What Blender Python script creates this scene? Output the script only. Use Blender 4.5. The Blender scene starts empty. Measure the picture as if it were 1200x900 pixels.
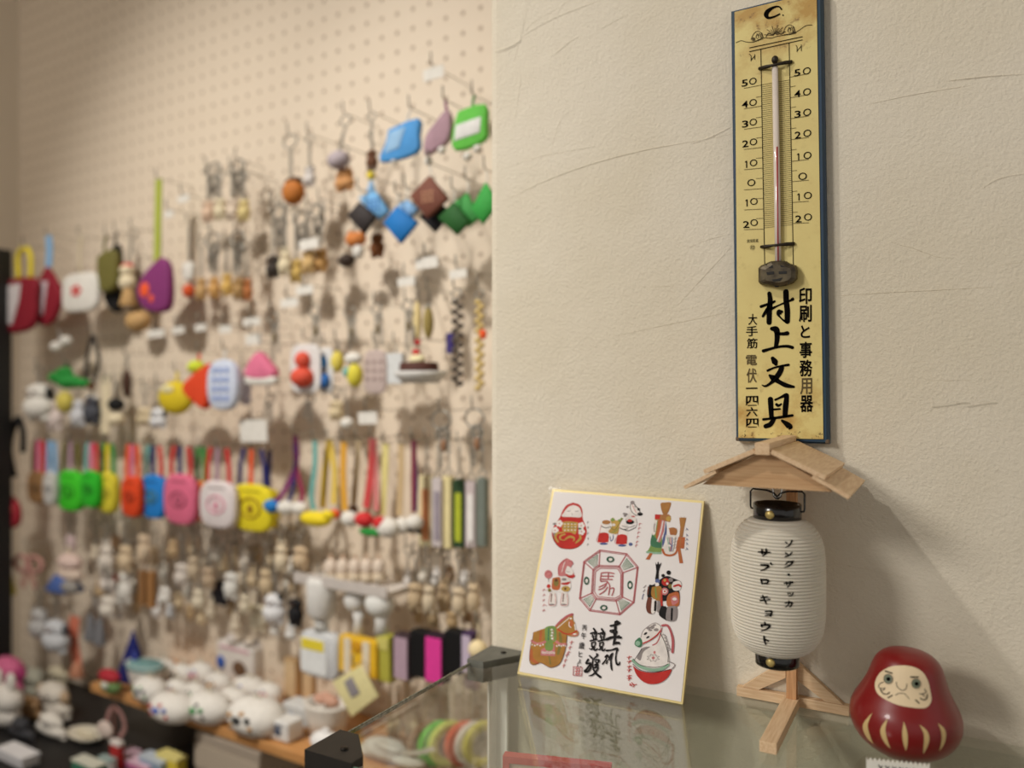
import bpy, bmesh, math, random
from mathutils import Vector, Matrix
from mathutils.bvhtree import BVHTree

random.seed(7)
sc = bpy.context.scene
COL = sc.collection
RAD = math.radians

# ------------------------------------------------------------------ camera
CAMZ, FPX, CX, HY = 1.156, 930.0, 600.0, 456.0
PSI = RAD(28.97)
RV = Vector((math.cos(PSI), math.sin(PSI), 0))
FW = Vector((-math.sin(PSI), math.cos(PSI), 0))
CAM = Vector((0, 0, CAMZ))
cd = bpy.data.cameras.new('camera')
cam = bpy.data.objects.new('camera', cd)
COL.objects.link(cam)
cam.location = CAM
cam.rotation_euler = (RAD(90), 0, PSI)
cd.sensor_width = 36
cd.lens = 36 * FPX / 1200
cd.shift_y = 6 / 1200
cd.clip_start = 0.02
cd.dof.use_dof = True
cd.dof.focus_distance = 0.508
cd.dof.aperture_fstop = 3.3
sc.camera = cam

# ------------------------------------------------------------------ light and exposure
sc.view_settings.view_transform = 'Standard'
sc.view_settings.look = 'None'
sc.view_settings.gamma = 1
sc.view_settings.use_curve_mapping = False
sc.view_settings.exposure = 0.07
w = bpy.data.worlds.new('world')
sc.world = w
w.use_nodes = True
w.node_tree.nodes['Background'].inputs[0].default_value = (1.0, 0.955, 0.89, 1)
w.node_tree.nodes['Background'].inputs[1].default_value = 0.46


def lamp(name, kind, loc, aim, energy, color, size=0.1, spot=60, blend=0.5):
    ld = bpy.data.lights.new(name, kind)
    lo = bpy.data.objects.new(name, ld)
    COL.objects.link(lo)
    lo.location = loc
    d = Vector(aim) - Vector(loc)
    lo.rotation_euler = d.to_track_quat('-Z', 'Y').to_euler()
    ld.energy = energy
    ld.color = color
    if kind == 'AREA':
        ld.shape = 'DISK'
        ld.size = size
    else:
        ld.shadow_soft_size = size
    if kind == 'SPOT':
        ld.spot_size = RAD(spot)
        ld.spot_blend = blend
    return lo


WARM = (1.0, 0.955, 0.885)
lamp('ceiling_spotlight', 'SPOT', (-1.08, -0.42, 2.50), (0.05, 0.545, 1.12), 38, WARM, 0.035, 62, 0.5)
lamp('second_spotlight', 'SPOT', (-1.20, -1.20, 1.95), (0.05, 0.545, 1.10), 62, WARM, 0.22, 37, 0.5)
lamp('pegboard_spotlight', 'SPOT', (-1.10, -0.36, 2.35), (-0.84, 0.85, 1.02), 80, WARM, 0.045, 57, 1.0)
lamp('added_corner_fill', 'SPOT', (-1.38, -0.50, 2.40), (-1.42, 0.87, 1.20), 15, (1.0, 0.93, 0.83), 0.05, 66, 1.0)  # unseen fill lamp, added to brighten the left part of the pegboard

# ------------------------------------------------------------------ helpers
def lin(c):
    c = c / 255.0
    return c / 12.92 if c <= 0.04045 else ((c + 0.055) / 1.055) ** 2.4


MATS = {}


def mat(name, rgb, rough=0.6, metal=0.0, noise=0.0, nscale=60.0, bump=0.0, bscale=200.0, coat=0.0, trans=0.0, rgb2=None, stretch=None, sheen=0.0, spec=None):
    """procedural principled material, base colour in display RGB"""
    if name in MATS:
        return MATS[name]
    m = bpy.data.materials.new(name)
    m.use_nodes = True
    nt = m.node_tree
    b = nt.nodes['Principled BSDF']
    col = (lin(rgb[0]), lin(rgb[1]), lin(rgb[2]), 1)
    b.inputs['Base Color'].default_value = col
    b.inputs['Roughness'].default_value = rough
    b.inputs['Metallic'].default_value = metal
    b.inputs['Coat Weight'].default_value = coat
    b.inputs['Transmission Weight'].default_value = trans
    if sheen:
        b.inputs['Sheen Weight'].default_value = sheen
    if spec is not None:
        b.inputs['Specular IOR Level'].default_value = spec
    if noise or rgb2 or bump:
        tc = nt.nodes.new('ShaderNodeTexCoord')
        mp = nt.nodes.new('ShaderNodeMapping')
        nt.links.new(tc.outputs['Object'], mp.inputs[0])
        if stretch:
            mp.inputs['Scale'].default_value = stretch
    if noise or rgb2:
        nz = nt.nodes.new('ShaderNodeTexNoise')
        nz.inputs['Scale'].default_value = nscale
        nz.inputs['Detail'].default_value = 4
        nt.links.new(mp.outputs[0], nz.inputs['Vector'])
        mx = nt.nodes.new('ShaderNodeMixRGB')
        if rgb2 is None:
            k = 1 - noise
            c2 = (col[0] * k, col[1] * k, col[2] * k, 1)
        else:
            c2 = (lin(rgb2[0]), lin(rgb2[1]), lin(rgb2[2]), 1)
        rp = nt.nodes.new('ShaderNodeMapRange')
        rp.inputs[1].default_value = 0.35
        rp.inputs[2].default_value = 0.68
        nt.links.new(nz.outputs[0], rp.inputs[0])
        nt.links.new(rp.outputs[0], mx.inputs[0])
        mx.inputs[1].default_value = col
        mx.inputs[2].default_value = c2
        nt.links.new(mx.outputs[0], b.inputs['Base Color'])
    if bump:
        n2 = nt.nodes.new('ShaderNodeTexNoise')
        n2.inputs['Scale'].default_value = bscale
        n2.inputs['Detail'].default_value = 5
        nt.links.new(mp.outputs[0], n2.inputs['Vector'])
        bp = nt.nodes.new('ShaderNodeBump')
        bp.inputs['Strength'].default_value = bump
        bp.inputs['Distance'].default_value = 0.002
        nt.links.new(n2.outputs[0], bp.inputs['Height'])
        nt.links.new(bp.outputs[0], b.inputs['Normal'])
    MATS[name] = m
    return m


def glass_mat(name, tint, gloss=0.02, fac=1.0, ior=1.5):
    m = bpy.data.materials.new(name)
    m.use_nodes = True
    nt = m.node_tree
    nt.nodes.remove(nt.nodes['Principled BSDF'])
    out = nt.nodes['Material Output']
    t = nt.nodes.new('ShaderNodeBsdfTransparent')
    t.inputs[0].default_value = (lin(tint[0]), lin(tint[1]), lin(tint[2]), 1)
    g = nt.nodes.new('ShaderNodeBsdfGlossy')
    g.inputs['Roughness'].default_value = gloss
    f = nt.nodes.new('ShaderNodeFresnel')
    f.inputs[0].default_value = ior
    ge = nt.nodes.new('ShaderNodeNewGeometry')          # the same reflectance on both faces of the pane
    io = nt.nodes.new('ShaderNodeMapRange')
    io.inputs[3].default_value = ior
    io.inputs[4].default_value = 1 / ior
    nt.links.new(ge.outputs['Backfacing'], io.inputs[0])
    nt.links.new(io.outputs[0], f.inputs[0])
    mu = nt.nodes.new('ShaderNodeMath')
    mu.operation = 'MULTIPLY'
    mu.inputs[1].default_value = fac
    mu.use_clamp = True
    mx = nt.nodes.new('ShaderNodeMixShader')
    nt.links.new(f.outputs[0], mu.inputs[0])
    nt.links.new(mu.outputs[0], mx.inputs[0])
    nt.links.new(t.outputs[0], mx.inputs[1])
    nt.links.new(g.outputs[0], mx.inputs[2])
    nt.links.new(mx.outputs[0], out.inputs[0])
    MATS[name] = m
    return m


I4 = Matrix.Identity(4)


def T(x, y, z):
    return Matrix.Translation((x, y, z))


def Rz(a):
    return Matrix.Rotation(a, 4, 'Z')


def Ry(a):
    return Matrix.Rotation(a, 4, 'Y')


def Rx(a):
    return Matrix.Rotation(a, 4, 'X')


def S(x, y, z):
    return Matrix.Diagonal((x, y, z, 1))


class MB:
    """collects shapes, then links them as one mesh object"""

    def __init__(s):
        s.v, s.f, s.m, s.sm = [], [], [], []

    def add(s, vs, fs, mi=0, M=None, smooth=True):
        o = len(s.v)
        for p in vs:
            p = Vector(p)
            s.v.append(M @ p if M is not None else p)
        for f in fs:
            s.f.append([i + o for i in f])
            s.m.append(mi)
            s.sm.append(smooth)
        return s

    def box(s, c, d, mi=0, M=None, bev=0.0):
        """box of centre c and size d, edges cut by bev"""
        x, y, z = d[0] / 2, d[1] / 2, d[2] / 2
        Mc = T(*c) if M is None else M @ T(*c)
        if bev <= 0:
            vs = [(-x, -y, -z), (x, -y, -z), (x, y, -z), (-x, y, -z), (-x, -y, z), (x, -y, z), (x, y, z), (-x, y, z)]
            fs = [(0, 3, 2, 1), (4, 5, 6, 7), (0, 1, 5, 4), (1, 2, 6, 5), (2, 3, 7, 6), (3, 0, 4, 7)]
            return s.add(vs, fs, mi, Mc, False)
        bm = bmesh.new()
        bmesh.ops.create_cube(bm, size=1)
        for v in bm.verts:
            v.co = Vector((v.co.x * d[0], v.co.y * d[1], v.co.z * d[2]))
        bmesh.ops.bevel(bm, geom=bm.edges[:], offset=bev, segments=2, profile=0.6, affect='EDGES')
        bm.verts.index_update()
        vs = [v.co.copy() for v in bm.verts]
        fs = [[v.index for v in f.verts] for f in bm.faces]
        bm.free()
        return s.add(vs, fs, mi, Mc, False)

    def lathe(s, prof, n=24, mi=0, M=None, smooth=True, sy=1.0):
        """profile of (r, z) round the z axis"""
        vs, fs = [], []
        for r, z in prof:
            for k in range(n):
                a = 2 * math.pi * k / n
                vs.append((r * math.cos(a), r * math.sin(a) * sy, z))
        for i in range(len(prof) - 1):
            for k in range(n):
                k2 = (k + 1) % n
                fs.append((i * n + k, i * n + k2, (i + 1) * n + k2, (i + 1) * n + k))
        if prof[0][0] > 1e-6:
            fs.append(list(range(n))[::-1])
        if prof[-1][0] > 1e-6:
            o = (len(prof) - 1) * n
            fs.append([o + k for k in range(n)])
        return s.add(vs, fs, mi, M, smooth)

    def ball(s, c, r, mi=0, M=None, n=14, m=9):
        if not hasattr(r, '__len__'):
            r = (r, r, r)
        pr = [(math.sin(math.pi * i / m), -math.cos(math.pi * i / m)) for i in range(m + 1)]
        pr[0] = (0, -1)
        pr[-1] = (0, 1)
        Mc = T(*c) @ S(*r)
        return s.lathe(pr, n, mi, Mc if M is None else M @ Mc)

    def tube(s, pts, r, n=8, mi=0, M=None, closed=False, flat=None):
        """swept round (or flat = (width, thickness)) section along points"""
        pts = [Vector(p) for p in pts]
        vs, fs = [], []
        N = len(pts)
        up = Vector((0.31, 0.17, 0.93)).normalized()
        prev = None
        for i, p in enumerate(pts):
            if closed:
                t = pts[(i + 1) % N] - pts[i - 1]
            else:
                t = pts[min(i + 1, N - 1)] - pts[max(i - 1, 0)]
            if t.length < 1e-9:
                t = Vector((0, 0, 1))
            t.normalize()
            if prev is None:
                a = t.cross(Vector((0, 1, 0))) if flat else t.cross(up)
                if a.length < 1e-4:
                    a = t.cross(Vector((1, 0, 0)))
            else:
                a = prev - t * prev.dot(t)
            a.normalize()
            prev = a
            b = t.cross(a)
            rr = r[i] if hasattr(r, '__len__') else r
            for k in range(n):
                an = 2 * math.pi * (k + 0.5) / n
                if flat:
                    ca, sa = math.cos(an), math.sin(an)
                    vs.append(p + a * (flat[0] / 2 * (1 if ca > 0 else -1) if n == 4 else flat[0] / 2 * ca) + b * (flat[1] / 2 * (1 if sa > 0 else -1) if n == 4 else flat[1] / 2 * sa))
                else:
                    vs.append(p + (a * math.cos(an) + b * math.sin(an)) * rr)
        rng = N if closed else N - 1
        for i in range(rng):
            j = (i + 1) % N
            for k in range(n):
                k2 = (k + 1) % n
                fs.append((i * n + k, j * n + k, j * n + k2, i * n + k2))
        if not closed:
            fs.append(list(range(n)))
            fs.append([(N - 1) * n + k for k in range(n)][::-1])
        return s.add(vs, fs, mi, M, not (flat and n == 4))

    def ring(s, c, R, r, axis='Y', mi=0, M=None, n=18, k=6, sx=1.0):
        pts = []
        for i in range(n):
            a = 2 * math.pi * i / n
            x, y = R * math.cos(a) * sx, R * math.sin(a)
            p = {'Y': (x, 0, y), 'X': (0, x, y), 'Z': (x, y, 0)}[axis]
            pts.append(Vector(c) + Vector(p))
        return s.tube(pts, r, k, mi, M, closed=True)

    def prism(s, poly, y0, y1, mi=0, M=None, smooth=False):
        """outline in x,z extruded from y0 to y1"""
        n = len(poly)
        vs = [(x, y0, z) for x, z in poly] + [(x, y1, z) for x, z in poly]
        fs = [list(range(n)), [n + i for i in range(n)][::-1]]
        for i in range(n):
            j = (i + 1) % n
            fs.append((j, i, n + i, n + j))
        return s.add(vs, fs, mi, M, smooth)

    def puff(s, poly, y0, y1, mi=0, M=None, edge=0.25, k=4):
        """cushion: outline in x,z with rounded edges between y0 (front) and y1"""
        n = len(poly)
        cx = sum(p[0] for p in poly) / n
        cz = sum(p[1] for p in poly) / n
        vs, fs = [], []
        rows = []
        h = (y1 - y0) / 2
        ym = (y0 + y1) / 2
        for i in range(2 * k + 1):
            a = -math.pi / 2 + math.pi * i / (2 * k)
            sc_ = 1 - edge * (1 - math.cos(a))
            y = ym + h * math.sin(a)
            rows.append(len(vs))
            for x, z in poly:
                vs.append((cx + (x - cx) * sc_, y, cz + (z - cz) * sc_))
        for i in range(2 * k):
            for j in range(n):
                j2 = (j + 1) % n
                fs.append((rows[i] + j, rows[i] + j2, rows[i + 1] + j2, rows[i + 1] + j))
        fs.append([rows[0] + j for j in range(n)][::-1])
        fs.append([rows[-1] + j for j in range(n)])
        return s.add(vs, fs, mi, M, True)

    def build(s, name, mats, parent=None, origin=None):
        if not isinstance(mats, (list, tuple)):
            mats = [mats]
        me = bpy.data.meshes.new(name)
        vs = s.v
        if parent is not None:
            inv = parent.matrix_basis.inverted()
            q = parent.parent
            while q is not None:
                inv = inv @ q.matrix_basis.inverted()
                q = q.parent
            if getattr(s, 'world', False):
                vs = [inv @ p for p in s.v]
        me.from_pydata([tuple(p) for p in vs], [], s.f)
        for mm in mats:
            me.materials.append(mm)
        me.polygons.foreach_set('material_index', s.m)
        me.polygons.foreach_set('use_smooth', s.sm)
        me.update()
        o = bpy.data.objects.new(name, me)
        COL.objects.link(o)
        if parent is not None:
            o.parent = parent
        elif origin is not None:
            org = Vector(origin)
            me.transform(Matrix.Translation(-org))
            o.location = org
        return o


def WMB():
    m = MB()
    m.world = True
    return m


def tag(o, label=None, cat=None, group=None, kind=None):
    if label:
        o['label'] = label
    if cat:
        o['category'] = cat
    if group:
        o['group'] = group
    if kind:
        o['kind'] = kind
    return o


def thing(name, label, cat, loc, rz=0.0, group=None):
    o = bpy.data.objects.new(name, None)
    COL.objects.link(o)
    o.empty_display_size = 0.01
    o.location = loc
    o.rotation_euler = (0, 0, rz)
    o.matrix_basis = T(*loc) @ Rz(rz)
    return tag(o, label, cat, group)


# ------------------------------------------------------------------ planes of the place
DW = 0.545                       # plastered wall, y of its face
GZ = 0.95                        # top of the glass case
PSIP = RAD(31.7)                 # the pegboard wall is turned a little further
UP_ = (RV * math.cos(PSIP) - FW * math.sin(PSIP)).normalized()   # along the pegboard, to the right
NP_ = (RV * math.sin(PSIP) + FW * math.cos(PSIP)).normalized()   # into the pegboard
DP = 0.80
PEGRZ = math.atan2(UP_.y, UP_.x)


def ray(px, py):
    return FW + RV * ((px - CX) / FPX) + Vector((0, 0, -(py - HY) / FPX))


def on_wall(px, py, off=0.0):
    r = ray(px, py)
    return CAM + r * ((DW - off) / r.y)


def on_glass(px, py, h=0.0):
    r = ray(px, py)
    return CAM + r * ((GZ + h - CAMZ) / r.z)


def on_peg(px, py, off=0.0):
    r = ray(px, py)
    return CAM + r * ((DP - off) / r.dot(NP_))


def on_level(px, py, z):
    r = ray(px, py)
    return CAM + r * ((z - CAMZ) / r.z)


def at_depth(px, py, d):
    return CAM + ray(px, py) * d


def proj(p):
    v = Vector(p) - CAM
    d = v.dot(FW)
    return CX + FPX * v.dot(RV) / d, HY - FPX * v.z / d, d


# ------------------------------------------------------------------ printing: strokes, patches and letters laid on a surface
def smooth_line(pts, k=5):
    if len(pts) < 3:
        k = 1
    out = []
    P = [pts[0]] + list(pts) + [pts[-1]]
    for i in range(1, len(P) - 2):
        for j in range(k):
            t = j / k
            q = []
            for c in range(len(pts[0])):
                p0, p1, p2, p3 = P[i - 1][c], P[i][c], P[i + 1][c], P[i + 2][c]
                q.append(0.5 * ((2 * p1) + (-p0 + p2) * t + (2 * p0 - 5 * p1 + 4 * p2 - p3) * t * t + (-p0 + 3 * p1 - 3 * p2 + p3) * t ** 3))
            out.append(tuple(q))
    out.append(tuple(pts[-1]))
    return out


def stroke(mb, pts, surf, mi=0, w=None, cap=True, k=5):
    """brush stroke: (x, y[, width]) in picture-plane units of surf"""
    pts = [p if len(p) == 3 else (p[0], p[1], w) for p in pts]
    q = smooth_line(pts, k)
    L, Rr = [], []
    n = len(q)
    for i in range(n):
        a, b = q[max(i - 1, 0)], q[min(i + 1, n - 1)]
        dx, dy = b[0] - a[0], b[1] - a[1]
        l = math.hypot(dx, dy) or 1
        nx, ny = -dy / l, dx / l
        hw = max(q[i][2], 1e-5) / 2
        L.append((q[i][0] + nx * hw, q[i][1] + ny * hw))
        Rr.append((q[i][0] - nx * hw, q[i][1] - ny * hw))
    vs, fs = [], []
    for a, b in zip(L, Rr):
        vs += [surf(*a), surf(*b)]
    for i in range(n - 1):
        fs.append((2 * i, 2 * i + 1, 2 * i + 3, 2 * i + 2))
    if cap:
        for e, sgn in ((0, -1), (n - 1, 1)):
            a, b = q[max(e - 1, 0)], q[min(e + 1, n - 1)]
            an = math.atan2(b[1] - a[1], b[0] - a[0])
            hw = max(q[e][2], 1e-5) / 2
            o = len(vs)
            m = 6
            for j in range(m + 1):
                t = an + (math.pi / 2 - math.pi * j / m) * (1 if sgn > 0 else 1) + (0 if sgn > 0 else math.pi)
                vs.append(surf(q[e][0] + math.cos(t) * hw, q[e][1] + math.sin(t) * hw))
            fs.append([o + j for j in range(m + 1)])
    mb.add(vs, fs, mi, None, False)


def patch(mb, poly, surf, mi=0, smooth=True, k=4, rings=1):
    """filled closed outline; rings > 1 lets it follow a curved surface"""
    if smooth:
        q = smooth_line(list(poly) + [poly[0]], k)[:-1]
    else:
        q = list(poly)
    n = len(q)
    cx = sum(p[0] for p in q) / n
    cy = sum(p[1] for p in q) / n
    if rings <= 1:
        mb.add([surf(*p) for p in q], [list(range(n))], mi, None, False)
        return
    vs, fs = [surf(cx, cy)], []
    for r in range(1, rings + 1):
        for p in q:
            vs.append(surf(cx + (p[0] - cx) * r / rings, cy + (p[1] - cy) * r / rings))
    for j in range(n):
        j2 = (j + 1) % n
        fs.append((0, 1 + j, 1 + j2))
        for r in range(rings - 1):
            a = 1 + r * n
            fs.append((a + j, a + n + j, a + n + j2, a + j2))
    mb.add(vs, fs, mi, None, True)


def oval(cx, cy, rx, ry, n=20, rot=0.0):
    c, s_ = math.cos(rot), math.sin(rot)
    return [(cx + rx * math.cos(t) * c - ry * math.sin(t) * s_, cy + rx * math.cos(t) * s_ + ry * math.sin(t) * c) for t in [2 * math.pi * i / n for i in range(n)]]


_GL = {}


def glyphs(txt, bold=0.0):
    key = (txt, bold)
    if key in _GL:
        return _GL[key]
    cu = bpy.data.curves.new('lettering', 'FONT')
    cu.body = txt
    cu.size = 1
    cu.resolution_u = 3
    cu.offset = bold
    ob = bpy.data.objects.new('lettering', cu)
    COL.objects.link(ob)
    dg = bpy.context.evaluated_depsgraph_get()
    dg.update()
    me = bpy.data.meshes.new_from_object(ob.evaluated_get(dg))
    vs = [(v.co.x, v.co.y) for v in me.vertices]
    fs = [list(p.vertices) for p in me.polygons]
    bpy.data.objects.remove(ob)
    bpy.data.curves.remove(cu)
    bpy.data.meshes.remove(me)
    if vs:
        x0, x1 = min(v[0] for v in vs), max(v[0] for v in vs)
        y0, y1 = min(v[1] for v in vs), max(v[1] for v in vs)
    else:
        x0 = x1 = y0 = y1 = 0
    _GL[key] = (vs, fs, x0, x1, y0, y1)
    return _GL[key]


def letters(mb, txt, cx, cy, wpx, hpx, surf, mi=0, slope=0.0, lean=0.0, bold=0.0):
    """text fitted into a box wpx x hpx round cx, cy"""
    vs, fs, x0, x1, y0, y1 = glyphs(txt, bold)
    if not vs:
        return
    sx = wpx / max(x1 - x0, 1e-6)
    sy = hpx / max(y1 - y0, 1e-6)
    out = []
    for x, y in vs:
        u = (x - (x0 + x1) / 2) * sx
        v = -(y - (y0 + y1) / 2) * sy
        out.append(surf(cx + u + lean * v, cy + v + slope * u))
    mb.add(out, fs, mi, None, False)

# ------------------------------------------------------------------ materials of the room
def wall_material():
    m = mat('plaster', (222, 214, 199), 0.9)
    nt = m.node_tree
    b = nt.nodes['Principled BSDF']
    tc = nt.nodes.new('ShaderNodeTexCoord')
    def nz(scale, det, rough=0.55):
        n = nt.nodes.new('ShaderNodeTexNoise')
        n.inputs['Scale'].default_value = scale
        n.inputs['Detail'].default_value = det
        n.inputs['Roughness'].default_value = rough
        nt.links.new(tc.outputs['Object'], n.inputs['Vector'])
        return n
    a, c, d = nz(520, 4, 0.6), nz(60, 4, 0.5), nz(7, 3)
    m1 = nt.nodes.new('ShaderNodeMath'); m1.operation = 'MULTIPLY'; m1.inputs[1].default_value = 0.7
    nt.links.new(a.outputs[0], m1.inputs[0])
    m2 = nt.nodes.new('ShaderNodeMath'); m2.operation = 'ADD'
    m3 = nt.nodes.new('ShaderNodeMath'); m3.operation = 'MULTIPLY'; m3.inputs[1].default_value = 0.6
    nt.links.new(c.outputs[0], m3.inputs[0])
    nt.links.new(m1.outputs[0], m2.inputs[0]); nt.links.new(m3.outputs[0], m2.inputs[1])
    bp = nt.nodes.new('ShaderNodeBump')
    bp.inputs['Strength'].default_value = 0.6
    bp.inputs['Distance'].default_value = 0.0018
    nt.links.new(m2.outputs[0], bp.inputs['Height'])
    nt.links.new(bp.outputs[0], b.inputs['Normal'])
    mx = nt.nodes.new('ShaderNodeMixRGB')
    rp = nt.nodes.new('ShaderNodeMapRange'); rp.inputs[1].default_value = 0.4; rp.inputs[2].default_value = 0.65
    nt.links.new(d.outputs[0], rp.inputs[0]); nt.links.new(rp.outputs[0], mx.inputs[0])
    mx.inputs[1].default_value = (lin(224), lin(215), lin(197), 1)
    mx.inputs[2].default_value = (lin(218), lin(208), lin(187), 1)
    nt.links.new(mx.outputs[0], b.inputs['Base Color'])
    return m


M_PLASTER = wall_material()
M_LWALL = mat('painted_wall', (226, 214, 196), 0.9, bump=0.1, bscale=300)
M_CEIL = mat('ceiling_paint', (235, 230, 220), 0.9, bump=0.05)
M_FLOOR = mat('floor_wood', (120, 92, 66), 0.5, rgb2=(96, 70, 48), nscale=6, stretch=(1, 8, 1))


def pegboard_material():
    """perforated hardboard: round dark holes on a square grid"""
    m = mat('perforated_board', (228, 202, 166), 0.62)
    nt = m.node_tree
    b = nt.nodes['Principled BSDF']
    N, L = nt.nodes.new, nt.links.new
    tc = N('ShaderNodeTexCoord')
    sp = N('ShaderNodeSeparateXYZ')
    L(tc.outputs['Object'], sp.inputs[0])
    def cell(sock, pitch):
        d = N('ShaderNodeMath'); d.operation = 'DIVIDE'; d.inputs[1].default_value = pitch
        L(sock, d.inputs[0])
        a = N('ShaderNodeMath'); a.operation = 'ADD'; a.inputs[1].default_value = 0.5
        L(d.outputs[0], a.inputs[0])
        f = N('ShaderNodeMath'); f.operation = 'FRACT'
        L(a.outputs[0], f.inputs[0])
        s_ = N('ShaderNodeMath'); s_.operation = 'SUBTRACT'; s_.inputs[1].default_value = 0.5
        L(f.outputs[0], s_.inputs[0])
        q = N('ShaderNodeMath'); q.operation = 'MULTIPLY'; q.inputs[1].default_value = pitch
        L(s_.outputs[0], q.inputs[0])
        p = N('ShaderNodeMath'); p.operation = 'POWER'; p.inputs[1].default_value = 2
        L(q.outputs[0], p.inputs[0])
        return p
    x, z = cell(sp.outputs['X'], PITCH_U), cell(sp.outputs['Z'], PITCH_V)
    ad = N('ShaderNodeMath'); ad.operation = 'ADD'
    L(x.outputs[0], ad.inputs[0]); L(z.outputs[0], ad.inputs[1])
    sq = N('ShaderNodeMath'); sq.operation = 'SQRT'
    L(ad.outputs[0], sq.inputs[0])
    lt = N('ShaderNodeMath'); lt.operation = 'LESS_THAN'; lt.inputs[1].default_value = 0.0029
    L(sq.outputs[0], lt.inputs[0])
    nz = N('ShaderNodeTexNoise'); nz.inputs['Scale'].default_value = 5
    mp = N('ShaderNodeMapping'); mp.inputs['Scale'].default_value = (1, 1, 9)
    L(tc.outputs['Object'], mp.inputs[0]); L(mp.outputs[0], nz.inputs['Vector'])
    wood = N('ShaderNodeMixRGB')
    L(nz.outputs[0], wood.inputs[0])
    wood.inputs[1].default_value = (lin(226), lin(211), lin(191), 1)
    wood.inputs[2].default_value = (lin(219), lin(203), lin(182), 1)
    mx = N('ShaderNodeMixRGB')
    L(lt.outputs[0], mx.inputs[0]); L(wood.outputs[0], mx.inputs[1])
    mx.inputs[2].default_value = (lin(160), lin(138), lin(116), 1)
    L(mx.outputs[0], b.inputs['Base Color'])
    return m


PITCH_U, PITCH_V = 0.0262, 0.025
M_PEG = pegboard_material()

# ------------------------------------------------------------------ room shell
def struct(name, mb, mats):
    o = mb.build(name, mats)
    o['kind'] = 'structure'
    return o


struct('floor', MB().box((-0.6, -0.9, -0.05), (5.2, 5.4, 0.1)), M_FLOOR)
struct('ceiling', MB().box((-0.6, -0.9, 2.75), (5.2, 5.4, 0.1)), M_CEIL)

XC = -0.322                      # free end of the plastered wall
wm = MB()
wm.box(((XC + 1.9) / 2, DW + 0.115, 1.35), (1.9 - XC, 0.23, 2.7), 0, None, 0.006)


def trowel(pts, wd=2.0, hgt=0.0007):
    """a raised trowel line on the wall face, tapered at both ends"""
    q = smooth_line(pts, 4)
    n = len(q)
    vs, fs = [], []
    for i, p in enumerate(q):
        a, b = q[max(i - 1, 0)], q[min(i + 1, n - 1)]
        dx, dy = b[0] - a[0], b[1] - a[1]
        l = math.hypot(dx, dy) or 1
        nx, ny = -dy / l, dx / l
        t = math.sin(math.pi * (i + 0.25) / (n - 0.5)) ** 0.6
        vs.append(on_wall(p[0] + nx * wd * 1.6, p[1] + ny * wd * 1.6, -0.0004))
        vs.append(on_wall(p[0] - nx * wd * 0.2 * t, p[1] - ny * wd * 0.2 * t, hgt * t * 0.55))
        vs.append(on_wall(p[0] - nx * wd * 0.45, p[1] - ny * wd * 0.45, -0.0004))
    for i in range(n - 1):
        fs.append((3 * i, 3 * i + 1, 3 * i + 4, 3 * i + 3))
        fs.append((3 * i + 1, 3 * i + 2, 3 * i + 5, 3 * i + 4))
    wm.add(vs, fs, 0, None, False)


trowel([(580, 60), (592, 57), (606, 50), (611, 44)], 3.2, 0.0016)
trowel([(608, 45), (640, 26), (672, 12), (705, 0)], 1.6, 0.0007)
trowel([(612, 40), (628, 24), (650, 12), (674, -4)], 1.0, 0.0004)
trowel([(600, 80), (610, 44), (618, 10), (623, -8)], 1.0, 0.0004)
trowel([(646, 67), (657, 58), (668, 49), (680, 42)], 1.4, 0.0006)
trowel([(700, 36), (715, 28), (733, 18)], 1.2, 0.0005)
trowel([(590, 236), (628, 217), (670, 200), (715, 186), (760, 175), (805, 167), (858, 157)], 1.3, 0.0008)
trowel([(810, 168), (832, 161), (858, 148)], 2.4, 0.0009)
trowel([(592, 198), (620, 187), (655, 179), (690, 173), (700, 171)], 1.1, 0.0004)
trowel([(646, 185), (650, 160), (658, 140), (668, 130)], 0.9, 0.0003)
trowel([(725, 393), (770, 383), (815, 374), (862, 364)], 0.9, 0.0005)
trowel([(792, 360), (815, 335), (838, 310), (858, 288)], 1.1, 0.0005)
trowel([(800, 293), (830, 281), (858, 274)], 1.0, 0.0004)
trowel([(752, 337), (775, 336), (800, 334)], 0.9, 0.0003)
trowel([(975, 347), (1040, 343), (1100, 340), (1172, 336)], 0.8, 0.0005)
trowel([(1015, 123), (1060, 113), (1100, 106), (1140, 100)], 1.3, 0.0006)
trowel([(1108, 95), (1135, 92), (1165, 89), (1212, 86)], 1.7, 0.0010)
trowel([(1150, 222), (1165, 212), (1185, 206), (1215, 202)], 1.6, 0.0007)
trowel([(1040, 283), (1070, 291), (1098, 301), (1118, 302)], 1.0, 0.0004)
trowel([(1085, 446), (1115, 446), (1140, 445)], 0.9, 0.0003)
trowel([(1168, 312), (1185, 309), (1212, 306)], 0.9, 0.0003)
trowel([(602, 155), (608, 110), (612, 85)], 0.8, 0.0003)
trowel([(940, 655), (990, 662), (1040, 672), (1080, 682)], 1.1, 0.0004)
M_SCUFF = mat('wall_scuff', (200, 191, 172), 0.9)
for pts in ([(1093, 477), (1108, 475.5), (1124, 473)], [(1122, 473), (1130, 472), (1136, 472.5)], [(1134, 476.5), (1142, 475.5), (1150, 474)], [(1152, 474), (1160, 472.5), (1168, 472)]):
    stroke(wm, pts, lambda x, y: on_wall(x, y, 0.0003), 1, 1.5)
struct('wall_right', wm, [M_PLASTER, M_SCUFF])

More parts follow.
